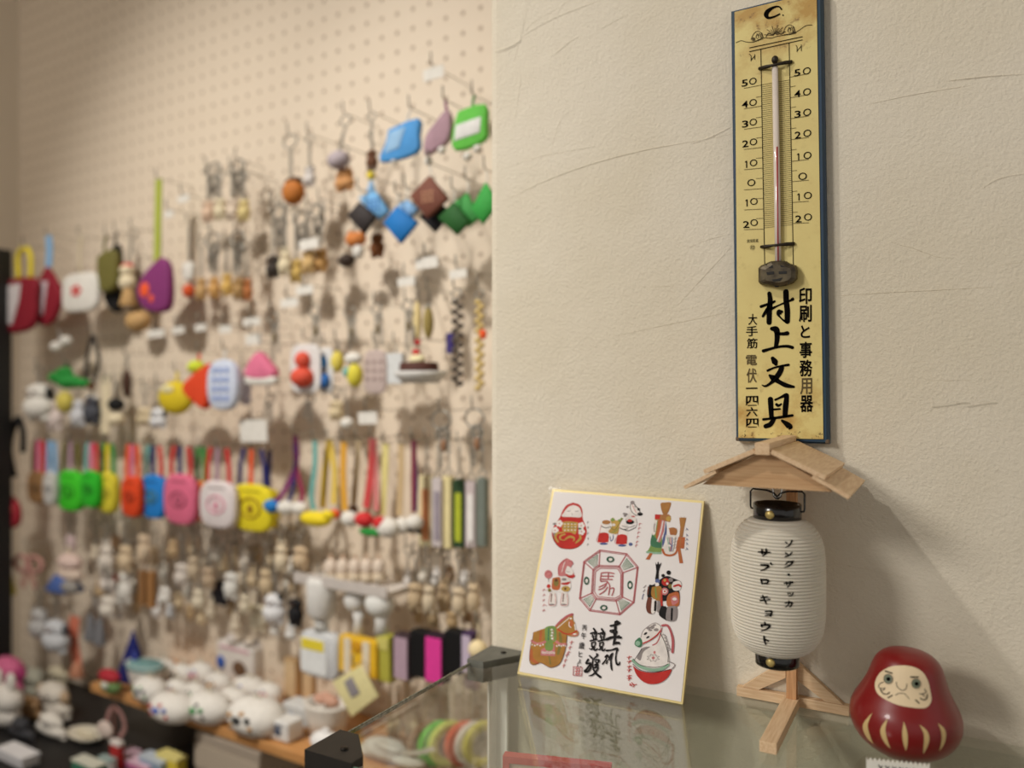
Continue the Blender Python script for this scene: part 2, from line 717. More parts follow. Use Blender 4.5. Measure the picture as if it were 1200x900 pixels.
# pegboard wall: local x along the board, face at local y = 0
p0 = on_peg(563, 57)
pl = on_peg(22, 100)
LEFTU = (pl - p0).dot(UP_)
pb = MB()
pb.box(((LEFTU + 0.26) / 2, 0.0105, -0.22), (0.26 - LEFTU, 0.02, 2.66), 0, None, 0)
pw = pb.build('wall_pegboard', M_PEG)
pw.location = p0
pw.rotation_euler = (0, 0, PEGRZ)
pw['kind'] = 'structure'

# left wall, square to the pegboard
lw = MB()
cL = on_peg(22, 456)
lw.box((-0.06, -0.9, 0.2), (0.12, 1.9, 2.98))
lo = lw.build('wall_left', M_LWALL)
lo.location = (cL.x, cL.y, CAMZ)
lo.rotation_euler = (0, 0, PEGRZ)
lo['kind'] = 'structure'

# ------------------------------------------------------------------ glass display case
M_GLASS = glass_mat('clear_glass', (252, 253, 251), 0.015, 1.0, 1.5)
M_GEDGE = mat('glass_edge', (120, 150, 132), 0.25)
M_GEDGE2 = mat('glass_edge_dark', (58, 66, 50), 0.4, rgb2=(150, 146, 128), nscale=420)
M_BRK = mat('bracket_metal_lit', (112, 112, 104), 0.55, noise=0.2, nscale=120, metal=0.2)  # lighter copy of the bracket metal, light at the back corner painted in
M_BRKD = mat('black_metal_bracket', (34, 31, 27), 0.5, noise=0.25, nscale=120)
M_SCREW = mat('screw_head', (40, 36, 32), 0.35, metal=0.8)
M_TAPE = mat('corner_strip', (244, 243, 236), 0.6, noise=0.1, nscale=90)
M_CASEB = mat('case_base', (146, 138, 120), 0.6, noise=0.06, nscale=8)

GX0, GX1, GY0, GY1 = -0.318, 0.52, 0.337, 0.5422
case = thing('glass_display_case', 'clear glass showcase with dark corner brackets standing against the plastered wall', 'display case', (0.1, 0.44, 0.0))
ZB = 0.80
g = WMB()
g.box(((GX0 + GX1) / 2, (GY0 + GY1) / 2, GZ - 0.0025), (GX1 - GX0, GY1 - GY0, 0.005))
top = g.build('glass_top', [M_GLASS], case)
g = WMB()
g.box((GX0 + 0.0009, (GY0 + GY1) / 2, GZ - 0.0010), (0.0012, GY1 - GY0, 0.0024), 0)
g.build('edge_strip', [M_GEDGE2], top)
g = WMB()
g.box(((GX0 + GX1) / 2, GY0 - 0.0003, GZ - 0.0025), (GX1 - GX0, 0.0008, 0.005), 0)
g.build('edge_strip', [M_GEDGE], top)
g = WMB(); g.box((GX0 + 0.003, (GY0 + GY1) / 2, (GZ - 0.0055 + ZB) / 2), (0.004, GY1 - GY0 - 0.004, GZ - 0.0055 - ZB)); g.build('side_pane', M_GLASS, case)
g = WMB(); g.box(((GX0 + GX1) / 2, GY1 - 0.003, (GZ - 0.0055 + ZB) / 2), (GX1 - GX0 - 0.012, 0.004, GZ - 0.0055 - ZB)); g.build('back_pane', M_GLASS, case)
g = WMB(); g.box(((GX0 + GX1) / 2, GY0 + 0.003, (GZ - 0.0055 + ZB) / 2), (GX1 - GX0 - 0.012, 0.004, GZ - 0.0055 - ZB)); g.build('front_pane', M_GLASS, case)
g = WMB(); g.box(((GX0 + GX1) / 2, (GY0 + GY1) / 2, ZB / 2), (GX1 - GX0, GY1 - GY0, ZB)); g.build('base_cabinet', M_CASEB, case)
g = WMB()
hs = GZ - 0.012 - ZB
g.box((GX0 + 0.0062, GY1 - 0.0115, ZB + hs / 2), (0.0012, 0.0105, hs))
g.box((GX0 + 0.0122, GY1 - 0.0062, ZB + hs / 2), (0.0098, 0.0014, hs))
g.build('corner_strip', M_TAPE, case)


def bracket(sy, y0, m, la, lb, dh):
    """three-way corner piece: cut-off top plate and two skirts; sy = -1 for the back corner"""
    b = WMB()
    x0 = GX0 - 0.0015
    pl_ = [(x0, y0), (x0 + lb, y0), (x0 + lb, y0 + sy * 0.010), (x0 + 0.014, y0 + sy * la), (x0, y0 + sy * la)]
    z0, z1 = GZ - dh, GZ + 0.0026
    n = len(pl_)
    if sy > 0:
        pl_ = pl_[::-1]
    vs = [(x, y, z0) for x, y in pl_] + [(x, y, z1) for x, y in pl_]
    fs = [list(range(n)), [n + i for i in range(n)][::-1]] + [(i, n + i, n + (i + 1) % n, (i + 1) % n) for i in range(n)]
    b.add(vs, fs, 0, None, False)
    r = b.build('corner_bracket', m, case)
    sc_ = WMB()
    sc_.lathe([(0.0021, 0), (0.0021, 0.0008), (0.0014, 0.0012), (0, 0.0012)], 12, 0, T(x0 + lb * 0.58, y0 + sy * 0.011, z1))
    sc_.build('screw', M_SCREW, r)
    return r


r1 = bracket(-1, GY1 + 0.001, M_BRK, 0.036, 0.030, 0.013)
r1['label'] = 'dark metal corner bracket coloured grey as if lit'
r2 = bracket(1, GY0 - 0.0018, M_BRKD, 0.030, 0.034, 0.026)
r2['label'] = 'black metal corner bracket'

# red edged box inside the case
M_REDF = mat('red_frame', (198, 84, 82), 0.5)
M_PINKP = mat('pale_pink_card', (226, 206, 190), 0.6)
pA = at_depth(589, 886, 0.50)
pB = at_depth(716, 904, 0.485)
dv = (pB - pA); dv.z = 0
yaw = math.atan2(dv.y, dv.x)
L = dv.length
rb = thing('red_edged_frame', 'red edged box frame with pale face inside the glass case', 'picture frame', (pA.x, pA.y, ZB), yaw)
hz = pA.z - ZB
b = MB()
t = 0.0042
b.box((L / 2, 0.0035, hz - t / 2), (L, 0.007, t))
b.box((L / 2, 0.0035, t / 2), (L, 0.007, t))
b.box((t / 2, 0.0035, hz / 2), (t, 0.007, hz - 2 * t))
b.box((L - t / 2, 0.0035, hz / 2), (t, 0.007, hz - 2 * t))
b.build('frame', M_REDF, rb)
b = MB(); b.box((L / 2, 0.0042, hz / 2), (L - 2 * t, 0.004, hz - 2 * t)); b.build('face', M_PINKP, rb)

# ------------------------------------------------------------------ old wall thermometer
M_BLUE = mat('blue_enamel', (20, 58, 76), 0.5, rgb2=(18, 52, 84), nscale=35, bump=0.05)
def aged():
    m = mat('aged_cream_enamel', (226, 202, 132), 0.5)
    nt = m.node_tree
    b = nt.nodes['Principled BSDF']
    N, L_ = nt.nodes.new, nt.links.new
    tc = N('ShaderNodeTexCoord')
    def noise(s, d, lo_, hi):
        n = N('ShaderNodeTexNoise'); n.inputs['Scale'].default_value = s; n.inputs['Detail'].default_value = d
        n.inputs['Roughness'].default_value = 0.62
        L_(tc.outputs['Object'], n.inputs['Vector'])
        r = N('ShaderNodeMapRange'); r.inputs[1].default_value = lo_; r.inputs[2].default_value = hi
        L_(n.outputs[0], r.inputs[0])
        return r
    a, c = noise(42, 6, 0.43, 0.64), noise(170, 5, 0.60, 0.72)
    # the stains gather near the two ends of the plate
    sp = N('ShaderNodeSeparateXYZ'); L_(tc.outputs['Object'], sp.inputs[0])
    ab = N('ShaderNodeMath'); ab.operation = 'ABSOLUTE'; L_(sp.outputs['Z'], ab.inputs[0])
    r = N('ShaderNodeMapRange'); r.inputs[1].default_value = 0.085; r.inputs[2].default_value = 0.125
    r.inputs[3].default_value = 0.12; r.inputs[4].default_value = 0.9
    L_(ab.outputs[0], r.inputs[0])
    mu = N('ShaderNodeMath'); mu.operation = 'MULTIPLY'; L_(a.outputs[0], mu.inputs[0]); L_(r.outputs[0], mu.inputs[1])
    m1 = N('ShaderNodeMixRGB'); L_(mu.outputs[0], m1.inputs[0])
    m1.inputs[1].default_value = (lin(220), lin(202), lin(130), 1)
    m1.inputs[2].default_value = (lin(180), lin(138), lin(62), 1)
    mu2 = N('ShaderNodeMath'); mu2.operation = 'MULTIPLY'; L_(c.outputs[0], mu2.inputs[0]); L_(r.outputs[0], mu2.inputs[1])
    m2 = N('ShaderNodeMixRGB'); L_(mu2.outputs[0], m2.inputs[0]); L_(m1.outputs[0], m2.inputs[1])
    m2.inputs[2].default_value = (lin(128), lin(94), lin(46), 1)
    L_(m2.outputs[0], b.inputs['Base Color'])
    return m
M_CREAM = aged()
M_INK = mat('black_ink', (13, 11, 10), 0.95, spec=0.03)
M_INKF = mat('faded_ink', (92, 80, 56), 0.9, spec=0.1)
M_TUBE = mat('glass_tube', (222, 210, 200), 0.08, spec=0.8)
M_ALC = mat('red_alcohol', (168, 62, 62), 0.3)
M_WIRE = mat('rusty_wire', (52, 44, 34), 0.5, metal=0.5, noise=0.3, nscale=300)
M_GUARD = mat('tarnished_guard', (92, 82, 62), 0.45, metal=0.55, rgb2=(58, 50, 40), nscale=160)
M_HOLE = mat('guard_slot', (20, 17, 15), 0.7)
M_RIMW = mat('bare_edge', (96, 80, 62), 0.7)

TH = 0.0085
tc_ = (on_wall(856, 12, TH) + on_wall(971.6, 520.5, TH)) / 2
ther = thing('wall_thermometer', 'tall old cream thermometer board with blue edges and black brush lettering', 'thermometer', (tc_.x, DW, tc_.z))
ring_o = [on_wall(*p, TH) for p in ((856, 12), (963.5, -15), (971.6, 520.5), (862, 517))]
ring_i = [on_wall(*p, TH) for p in ((861, 14.5), (957, -9), (965, 514.5), (865.5, 513))]
for q in ring_i:
    q.y = DW - TH - 0.0006
b = WMB()
bk = [Vector((q.x, DW - 0.0006, q.z)) for q in ring_o]
ed = [Vector((q.x, DW - TH + 0.0022, q.z)) for q in ring_o]
c0 = sum(ring_o, Vector()) / 4
fr = [Vector((c0.x + (q.x - c0.x) * 0.95, DW - TH, c0.z + (q.z - c0.z) * 0.991)) for q in ring_o]
vs = bk + ed + fr
fs = [(0, 1, 2, 3)]
for i in range(4):
    j = (i + 1) % 4
    fs += [(i, 4 + i, 4 + j, j), (4 + i, 8 + i, 8 + j, 4 + j)]
fs.append((8, 11, 10, 9))
b.add(vs, fs, 0, None, False)
for q in (ring_o[2], ring_o[3]):                       # worn bare corners at the foot
    sx = 1 if q.x > c0.x else -1
    b.box((q.x - sx * 0.0012, DW - TH + 0.0025, q.z + 0.0016), (0.0024, 0.0052, 0.0026), 1, None, 0.0006)
board = b.build('board', [M_BLUE, M_RIMW], ther)
b = WMB()
vs = [Vector((q.x, DW - TH + 0.0002, q.z)) for q in ring_i] + ring_i
b.add(vs, [(4, 7, 6, 5)] + [(i, 4 + i, 4 + (i + 1) % 4, (i + 1) % 4) for i in range(4)], 0, None, False)
plate = b.build('face_plate', M_CREAM, ther)

PF = TH + 0.0009
sf = lambda x, y: on_wall(x, y, PF)
pr = WMB()
z = lambda ox, oy, k: (lambda p: (ox + p[0] / k, oy + p[1] / k) + ((p[2] / k,) if len(p) > 2 else ()))
q2 = z(845, 0, 8.571)
def st(pts, tr, w=None, mi=0, **k):
    stroke(pr, [tr(p) for p in pts], sf, mi, None if w is None else w, **k)
# C.
st([(606, 92, 16), (580, 66, 14), (530, 72, 22), (470, 110, 40), (452, 150, 46), (475, 178, 26), (530, 168, 18), (588, 140, 14)], q2)
patch(pr, oval(845 + 622 / 8.571, 152 / 8.571, 0.9, 0.9, 10), sf, 0)
# ornament: sun rays between scrolls and a wavy line
for a in range(-5, 6):
    ang = a * 0.27
    cx_, cy_ = 845 + 540 / 8.571, 355 / 8.571
    sx_, sy_ = math.sin(ang), -math.cos(ang)
    stroke(pr, [(cx_ + sx_ * 2.0, cy_ + sy_ * 2.0 + -0.2 * sx_ * 2), (cx_ + sx_ * (8.5 + 3 * (a % 2)) * 1.1, cy_ + sy_ * (8.8 + 3 * (a % 2)) - 0.2 * sx_ * 9)], sf, 1, 0.7)
st([(150, 428), (200, 408), (250, 420), (310, 424), (370, 408), (420, 380), (500, 382), (560, 365), (640, 352), (720, 340), (780, 305), (850, 258), (915, 250)], q2, 0.6)
for sgn, cx_, cy_ in ((-1, 370, 355), (1, 690, 290)):
    st([(cx_ - 70, cy_ + 40 * 1), (cx_ - 40, cy_ - 20), (cx_, cy_ - 42), (cx_ + 35, cy_ - 20), (cx_ + 40, cy_ + 20), (cx_ + 10, cy_ + 40), (cx_ - 20, cy_ + 20), (cx_ - 5, cy_ - 8), (cx_ + 15, cy_ + 2)], q2, 0.7, 1)
    st([(cx_ - 60, cy_ + 55), (cx_ - 20, cy_ + 52), (cx_ + 50, cy_ + 36)], q2, 0.6, 1)
    for e in range(3):
        st([(cx_ - 20 + e * 22, cy_ + 25), (cx_ - 8 + e * 22, cy_ - 20 - e * 4), (cx_ + 10 + e * 22, cy_ + 20)], q2, 0.5, 1)
    patch(pr, oval(845 + (cx_ - sgn * -45) / 8.571, (cy_ + 35) / 8.571, 2.2, 1.7, 10), sf, 1)
st([(450, 370), (480, 330), (520, 350), (560, 318), (600, 345), (640, 315)], q2, 0.8, 1)
# frame lines
st([(285, 480), (815, 368)], q2, 0.85)
st([(285, 518), (815, 400)], q2, 0.85)
stroke(pr, [(891.5, 57.5), (893.6, 180), (896, 311)], sf, 0, 0.75)
stroke(pr, [(924.6, 50.5), (927.2, 180), (929.6, 311)], sf, 0, 0.75)
st([(283, 545), (300, 560), (300, 612)], q2, 0.7); st([(300, 605), (338, 560)], q2, 0.7); st([(338, 545), (338, 596)], q2, 0.7)
st([(752, 455), (762, 470), (762, 520)], q2, 0.7); st([(762, 512), (805, 462)], q2, 0.7); st([(805, 448), (805, 512)], q2, 0.7)
# graduation
NT = 72
for i in range(NT + 1):
    t = i / NT
    yl = 99.5 + (267 - 99.5) * t
    yr = 93.6 + (263 - 93.6) * t
    xl = 891.9 + (895.2 - 891.9) * t
    xr = 925.4 + (929.0 - 925.4) * t
    stroke(pr, [(xl, yl), (xr, yr)], sf, 0 if i % 5 == 0 else 1, 0.42, cap=False, k=1)
NUM = ['50', '40', '30', '20', '10', '0', '10', '20']
LY = [96, 121, 144, 167.2, 191.7, 214, 237, 261.8]
LU = [103, 127, 151, 174.6, 198.4, 222, 245.5, 268.6]
RY = [84, 108.6, 132.5, 157, 183, 206.5, 230, 255.3]
RU = [89.8, 113.8, 138.4, 163, 188.4, 212.2, 236.5, 261.2]
for i, s_ in enumerate(NUM):
    sl = -0.19 + 0.16 * i / 7
    sr = -0.20 + 0.16 * i / 7
    if s_ == '0':
        letters(pr, 'O', 880.4, LY[i], 9.4, 8.2, sf, 0, sl, 0, 0.0)
        letters(pr, 'O', 940.5, RY[i], 10.2, 8.6, sf, 0, sr, 0, 0.0)
    else:
        if s_[0] == '1':
            for cx_, cy_ in ((873.8 + 0.25 * i, LY[i] + 0.8), (935.0 + 0.2 * i, RY[i] + 0.8)):
                stroke(pr, [(cx_, cy_ - 4.0), (cx_ + 0.1, cy_ + 4.2)], sf, 0, 1.25, cap=False)
                stroke(pr, [(cx_ - 1.7, cy_ - 2.6), (cx_, cy_ - 4.0)], sf, 0, 0.8)
        else:
            letters(pr, s_[0], 872.6 + 0.25 * i, LY[i] + 1.2, 7.2, 8.0, sf, 0, sl, 0, 0.012)
            letters(pr, s_[0], 934.2 + 0.2 * i, RY[i] + 1.2, 7.2, 8.2, sf, 0, sr, 0, 0.012)
        letters(pr, 'O', 882.2 + 0.2 * i, LY[i] - 1, 8.8, 8.0, sf, 0, sl, 0, 0.0)
        letters(pr, 'O', 945.4 + 0.2 * i, RY[i] - 1, 9.4, 8.4, sf, 0, sr, 0, 0.0)
    stroke(pr, [(872, LU[i] + 0.4), (891.8 + 0.45 * i, LU[i] + 0.4 + sl * 20)], sf, 1, 0.55)
    stroke(pr, [(925.6 + 0.5 * i, RU[i] + 0.6), (947.5, RU[i] + 0.6 + sr * 21)], sf, 1, 0.55)
    if i < 7:
        stroke(pr, [(886, (LU[i] + LU[i + 1]) / 2 - 1.0), (892 + 0.4 * i, (LU[i] + LU[i + 1]) / 2 - 1.0 + sl * 6)], sf, 1, 0.5)
        stroke(pr, [(926 + 0.4 * i, (RU[i] + RU[i + 1]) / 2), (932 + 0.4 * i, (RU[i] + RU[i + 1]) / 2 + sr * 6)], sf, 1, 0.5)
letters(pr, '実用新案', 882, 282.2, 13.5, 4.2, sf, 0, -0.06)
letters(pr, '㊞', 881.8, 290, 6.2, 6.2, sf, 0)
# brush lettering
q4 = z(860, 330, 10.0)
q5 = z(860, 420, 10.0)
BR = [
    (q4, [(415, 140, 42), (425, 220, 50), (415, 340, 54), (412, 478, 52)]),
    (q4, [(318, 292, 30), (380, 270, 26), (440, 250, 30), (478, 230, 20)]),
    (q4, [(340, 405, 26), (375, 350, 34), (410, 300, 40)]),
    (q4, [(440, 318, 30), (520, 280, 16), (600, 245, 20), (660, 222, 22), (688, 205, 34), (690, 190, 14)]),
    (q4, [(610, 120, 56), (612, 220, 56), (625, 340, 56), (625, 465, 54)]),
    (q4, [(560, 352, 30), (535, 360, 62), (520, 385, 34), (545, 420, 16), (590, 460, 22), (625, 472, 26)]),
    (q4, [(445, 552, 40), (490, 560, 66), (505, 600, 56), (505, 680, 50), (490, 765, 38)]),
    (q4, [(510, 610, 34), (580, 612, 34), (625, 605, 44)]),
    (q4, [(345, 812, 34), (420, 790, 28), (520, 765, 26), (620, 757, 30), (685, 772, 34)]),
    (q5, [(455, 0, 40), (480, 40, 62), (492, 66, 36)]),
    (q5, [(395, 143, 24), (470, 110, 20), (560, 88, 22), (640, 75, 26)]),
    (q5, [(560, 105, 50), (540, 160, 54), (490, 230, 52), (430, 290, 30), (370, 325, 22), (330, 312, 10)]),
    (q5, [(420, 200, 26), (460, 230, 60), (530, 275, 44), (610, 315, 46), (700, 333, 26)]),
    (q5, [(428, 480, 54), (432, 560, 52), (440, 690, 46)]),
    (q5, [(485, 485, 22), (540, 460, 22), (610, 430, 40), (618, 450, 46), (606, 560, 56), (598, 670, 48)]),
    (q5, [(450, 600, 22), (540, 592, 18)]),
    (q5, [(500, 540, 30), (520, 555, 26), (555, 535, 18)]),
    (q5, [(345, 715, 26), (430, 705, 24), (540, 690, 28), (685, 668, 26)]),
    (q5, [(470, 705, 44), (430, 770, 50), (372, 795, 46)]),
    (q5, [(565, 730, 26), (620, 770, 52), (655, 805, 60), (650, 825, 20)]),
]
for tr, pts in BR:
    st([(x_, y_, w_ * 1.16) for x_, y_, w_ in pts], tr, mi=0)
# small printed columns
for ch, cx_, cy_, w_, h_, mi in (('印', 943.6, 346.7, 15, 19.5, 0), ('刷', 943.6, 367.3, 15, 20, 0), ('と', 943.6, 388.6, 11, 15, 0), ('事', 944.2, 410, 14.5, 19, 0),
                                 ('務', 944.5, 431.3, 15, 20, 0), ('用', 944.6, 452.6, 14, 19, 1), ('器', 945.2, 473, 15.5, 19.5, 0)):
    letters(pr, ch, cx_, cy_, w_, h_, sf, mi, -0.03, 0, 0.022 if mi == 0 else 0.01)
for ch, cx_, cy_, w_, h_, mi in (('大', 882.0, 374.3, 10.5, 13, 0), ('手', 881.0, 388, 13.5, 12, 0), ('筋', 881.3, 402.3, 12.5, 12, 0), ('電', 880.6, 422, 13, 12, 1), ('伏', 880.8, 440, 12, 17, 1),
                                 ('一', 880.8, 455, 13.5, 1.6, 0), ('四', 881.3, 469.8, 14.5, 11.5, 0), ('六', 881, 482.6, 13.5, 11, 0), ('四', 881.6, 495.7, 14.5, 10.5, 0)):
    letters(pr, ch, cx_, cy_, w_, h_, sf, mi, -0.02, 0, 0.012 if cy_ < 450 else 0.02)
# worn specks along the lower rim
rng = random.Random(3)
for i in range(26):
    x_, y_ = rng.uniform(866, 963), rng.uniform(506, 513)
    stroke(pr, [(x_, y_), (x_ + rng.uniform(-1, 1.6), y_ + rng.uniform(-2.4, 1))], sf, 1, rng.uniform(0.3, 0.8), k=1)
pr.build('lettering', [M_INK, M_INKF], plate)

# glass tube, wires and bulb guard
def wl(x, y, o):
    return on_wall(x, y, o)
b = WMB()
b.tube([wl(908.2, 78, TH + 0.003), wl(911, 240, TH + 0.003), wl(912, 318, TH + 0.003)], 0.0020, 12)
tube = b.build('glass_tube', M_TUBE, ther)
b = WMB()
b.tube([wl(910.6, 172, TH + 0.0046), wl(911.4, 250, TH + 0.0046), wl(912, 312, TH + 0.0046)], 0.00055, 8)
b.build('red_column', M_ALC, tube)
b = WMB()
b.ball(wl(908.2, 70, TH + 0.003), (0.0022, 0.0022, 0.0026))
b.tube([wl(889.5, 80.5, TH + 0.0012), wl(897, 78.6, TH + 0.003), wl(904, 76.8, TH + 0.0052), wl(912, 75, TH + 0.0054), wl(920, 73.5, TH + 0.003), wl(928, 72.3, TH + 0.0012)], [0.0011, 0.0013, 0.0009, 0.0009, 0.0013, 0.0012], 8)
b.build('wire_clip', M_WIRE, ther)
b = WMB()
b.tube([wl(891.5, 289.3, TH + 0.0012), wl(898, 289, TH + 0.0026), wl(906, 287.6, TH + 0.0052), wl(914, 286.8, TH + 0.0054), wl(922, 286.2, TH + 0.003), wl(931, 285.4, TH + 0.0012)], [0.0009, 0.0013, 0.0008, 0.0008, 0.0013, 0.0011], 8)
b.build('wire_clip', M_WIRE, ther)
b = WMB()
q3 = z(850, 250, 10.0)
gx = [(388, 640), (420, 610), (470, 590), (530, 562), (620, 552), (720, 562), (760, 590), (830, 610), (850, 660), (845, 770), (800, 820), (720, 845), (640, 862), (560, 858), (480, 840), (410, 830), (388, 800)]
gp = [q3(p) for p in gx]
cxg, cyg = 850 + 61.8, 250 + 71
lay = []
for o_, k_ in ((0.0004, 1.0), (0.0045, 1.0), (0.0072, 0.9), (0.0084, 0.66)):
    lay.append([wl(cxg + (x_ - cxg) * k_, cyg + (y_ - cyg) * k_, TH + o_) for x_, y_ in gp])
vs = [p for l_ in lay for p in l_]
n = len(gp)
fs = []
for i in range(len(lay) - 1):
    for j in range(n):
        fs.append((i * n + j, i * n + (j + 1) % n, (i + 1) * n + (j + 1) % n, (i + 1) * n + j))
fs.append([(len(lay) - 1) * n + j for j in range(n)])
b.add(vs, fs, 0, None, False)
guard = b.build('bulb_guard', M_GUARD, ther)
b = WMB()
gs = lambda x, y: on_wall(x, y, TH + 0.0087)
for pts in ([(500, 640), (555, 602), (558, 640)], [(640, 602), (650, 630), (700, 626)], [(480, 690), (570, 680), (572, 712), (490, 722)], [(625, 680), (720, 676), (718, 708), (625, 712)], [(545, 775), (610, 768), (672, 752), (640, 792), (560, 798)]):
    patch(b, [q3(p) for p in pts], gs, 0, smooth=False)
gs2 = lambda x, y: on_wall(x, y, TH + 0.0058)
for pts in ([(392, 650), (424, 640), (432, 700), (396, 760)], [(780, 702), (826, 682), (838, 710), (790, 730)], [(560, 850), (640, 848), (620, 866), (590, 866)]):
    patch(b, [q3(p) for p in pts], gs2, 0, smooth=False)
b.build('slots', M_HOLE, guard)
b = WMB()
for x_ in (480, 742):
    stroke(b, [q3((x_, 600)), q3((x_ - 2, 700)), q3((x_, 820))], lambda x, y: on_wall(x, y, TH + 0.0074), 0, 1.3)
b.build('seams', M_HOLE, guard)

# ------------------------------------------------------------------ painted card (square art board with gilt edge)
M_CARD = mat('card_paper', (236, 230, 228), 0.7, noise=0.04, nscale=20)
M_GILT = mat('gilt_edge', (222, 202, 140), 0.45, metal=0.25)
M_CARDB = mat('card_back', (196, 182, 150), 0.8)
M_FILM = glass_mat('clear_film', (252, 252, 252), 0.05, 0.55, 1.45)
cBL, cBR = on_glass(606, 789.5), on_glass(800, 825.5)
cTL, cTR = on_wall(647.5, 573, 0.0055), on_wall(825, 587, 0.0055)
cO = (cBL + cBR) / 2
U = (cBR - cBL).normalized()
V = ((cTL + cTR) / 2 - cO).normalized()
Nn = U.cross(V).normalized()
if Nn.y > 0:
    Nn = -Nn
V = (V - U * V.dot(U)).normalized()


def on_card(px, py, off=0.0):
    r = ray(px, py)
    t_ = ((cO + Nn * off) - CAM).dot(Nn) / r.dot(Nn)
    return CAM + r * t_


card = thing('painted_card', 'square gilt edged card painted with folk toy horses leaning on the wall', 'card', tuple(cO))
cq = [on_card(*p) for p in ((606.3, 789.5), (800, 825.5), (825, 587), (647.5, 573))]
cq2 = [on_card(*p) for p in ((608.8, 787), (798.2, 822.3), (822.4, 589.6), (649.6, 575.8))]
b = WMB()
bk = [p - Nn * 0.0030 for p in cq]
b.add(cq + bk, [(0, 1, 2, 3), (7, 6, 5, 4)] + [(i, 4 + i, 4 + (i + 1) % 4, (i + 1) % 4) for i in range(4)], 0, None, False)
cb = b.build('gilt_board', M_GILT, card)
b = WMB()
f1 = [p + Nn * 0.0003 for p in cq2]
b.add(f1 + cq2, [(0, 1, 2, 3)] + [(i, 4 + i, 4 + (i + 1) % 4, (i + 1) % 4) for i in range(4)], 0, None, False)
paper = b.build('paper', M_CARD, card)

# the drawing, laid on the paper stroke by stroke
PC = dict(red=(196, 54, 48), pinkred=(186, 96, 100), rose=(206, 128, 128), wht=(238, 230, 224), green=(74, 124, 92), lgreen=(128, 156, 86), dgreen=(52, 92, 72), gold=(196, 160, 84),
          ochre=(178, 128, 62), orange=(190, 106, 64), ink=(30, 26, 26), grey=(150, 140, 138), blue=(92, 104, 150), mint=(150, 186, 160), brown=(112, 62, 48), straw=(176, 122, 74), olive=(138, 124, 66))
PN = list(PC)
PM = [mat('paint_' + k, v, 0.85, noise=0.18, nscale=160, spec=0.12) for k, v in PC.items()]
pi = {k: i for i, k in enumerate(PN)}
dw = WMB()
_lev = [0]


def dp(pts, tr, c, k=4, smooth=True):
    _lev[0] += 1
    off = 0.00035 + _lev[0] * 0.0000012
    patch(dw, [tr(p)[:2] for p in pts], lambda x, y: on_card(x, y, off), pi[c], smooth, k)


def ds(pts, tr, c, w):
    _lev[0] += 1
    off = 0.00035 + _lev[0] * 0.0000012
    stroke(dw, [tr(p if len(p) > 2 else (p[0], p[1], w)) for p in pts], lambda x, y: on_card(x, y, off), pi[c])


def do(cx_, cy_, rx, ry, tr, c, n=14, rot=0.0):
    dp(oval(cx_, cy_, rx, ry, n, rot), tr, c, 1)


A = z(630, 565, 10.0)
# round red doll
dp([(415, 240), (340, 270), (290, 340), (262, 410), (200, 500), (165, 580), (185, 680), (250, 760), (340, 785), (450, 775), (530, 715), (572, 620), (572, 540), (530, 430), (525, 330), (490, 265)], A, 'red')
dp([(420, 268), (360, 290), (310, 350), (285, 402), (390, 408), (510, 410), (508, 340), (480, 290)], A, 'wht')
ds([(345, 338), (365, 342), (385, 334)], A, 'grey', 8); ds([(440, 340), (460, 344), (478, 338)], A, 'grey', 8); ds([(405, 362), (405, 385)], A, 'grey', 6)
dp([(300, 465), (380, 460), (450, 470), (470, 480), (460, 560), (440, 610), (390, 590), (300, 580), (290, 520)], A, 'gold')
for i in range(4):
    for j in range(3):
        do(320 + 40 * i, 490 + 36 * j, 10, 8, A, 'wht', 8)
ds([(310, 478), (450, 482)], A, 'olive', 6); ds([(300, 530), (455, 535)], A, 'olive', 6)
for cx_, cy_ in ((255, 485), (205, 565), (512, 510), (515, 580)):
    for a in range(5):
        do(cx_ + 24 * math.cos(a * 1.257), cy_ + 24 * math.sin(a * 1.257), 19, 19, A, 'wht', 10)
    do(cx_, cy_, 9, 9, A, 'rose', 8)
do(200, 490, 22, 14, A, 'grey'); do(200, 615, 18, 22, A, 'grey'); do(495, 545, 20, 12, A, 'green')
ds([(310, 590, 12), (230, 600, 24), (210, 650, 26), (240, 700, 18)], A, 'gold', 20)
ds([(320, 610, 16), (270, 630, 20), (265, 665, 18), (310, 680, 10), (350, 650, 22), (390, 640, 26), (430, 660, 20), (420, 690, 10)], A, 'gold', 18)
ds([(490, 615, 12), (500, 660, 30), (450, 710, 18)], A, 'gold', 20)
ds([(180, 640), (210, 715), (270, 770), (370, 785), (440, 772), (510, 735)], A, 'brown', 6)
for i, y_ in enumerate((460, 520, 590, 650, 720)):
    ds([(590, y_), (585 + 8 * (i % 2), y_ + 24)], A, 'grey', 7); ds([(580, y_ + 12), (602, y_ + 8)], A, 'grey', 5)
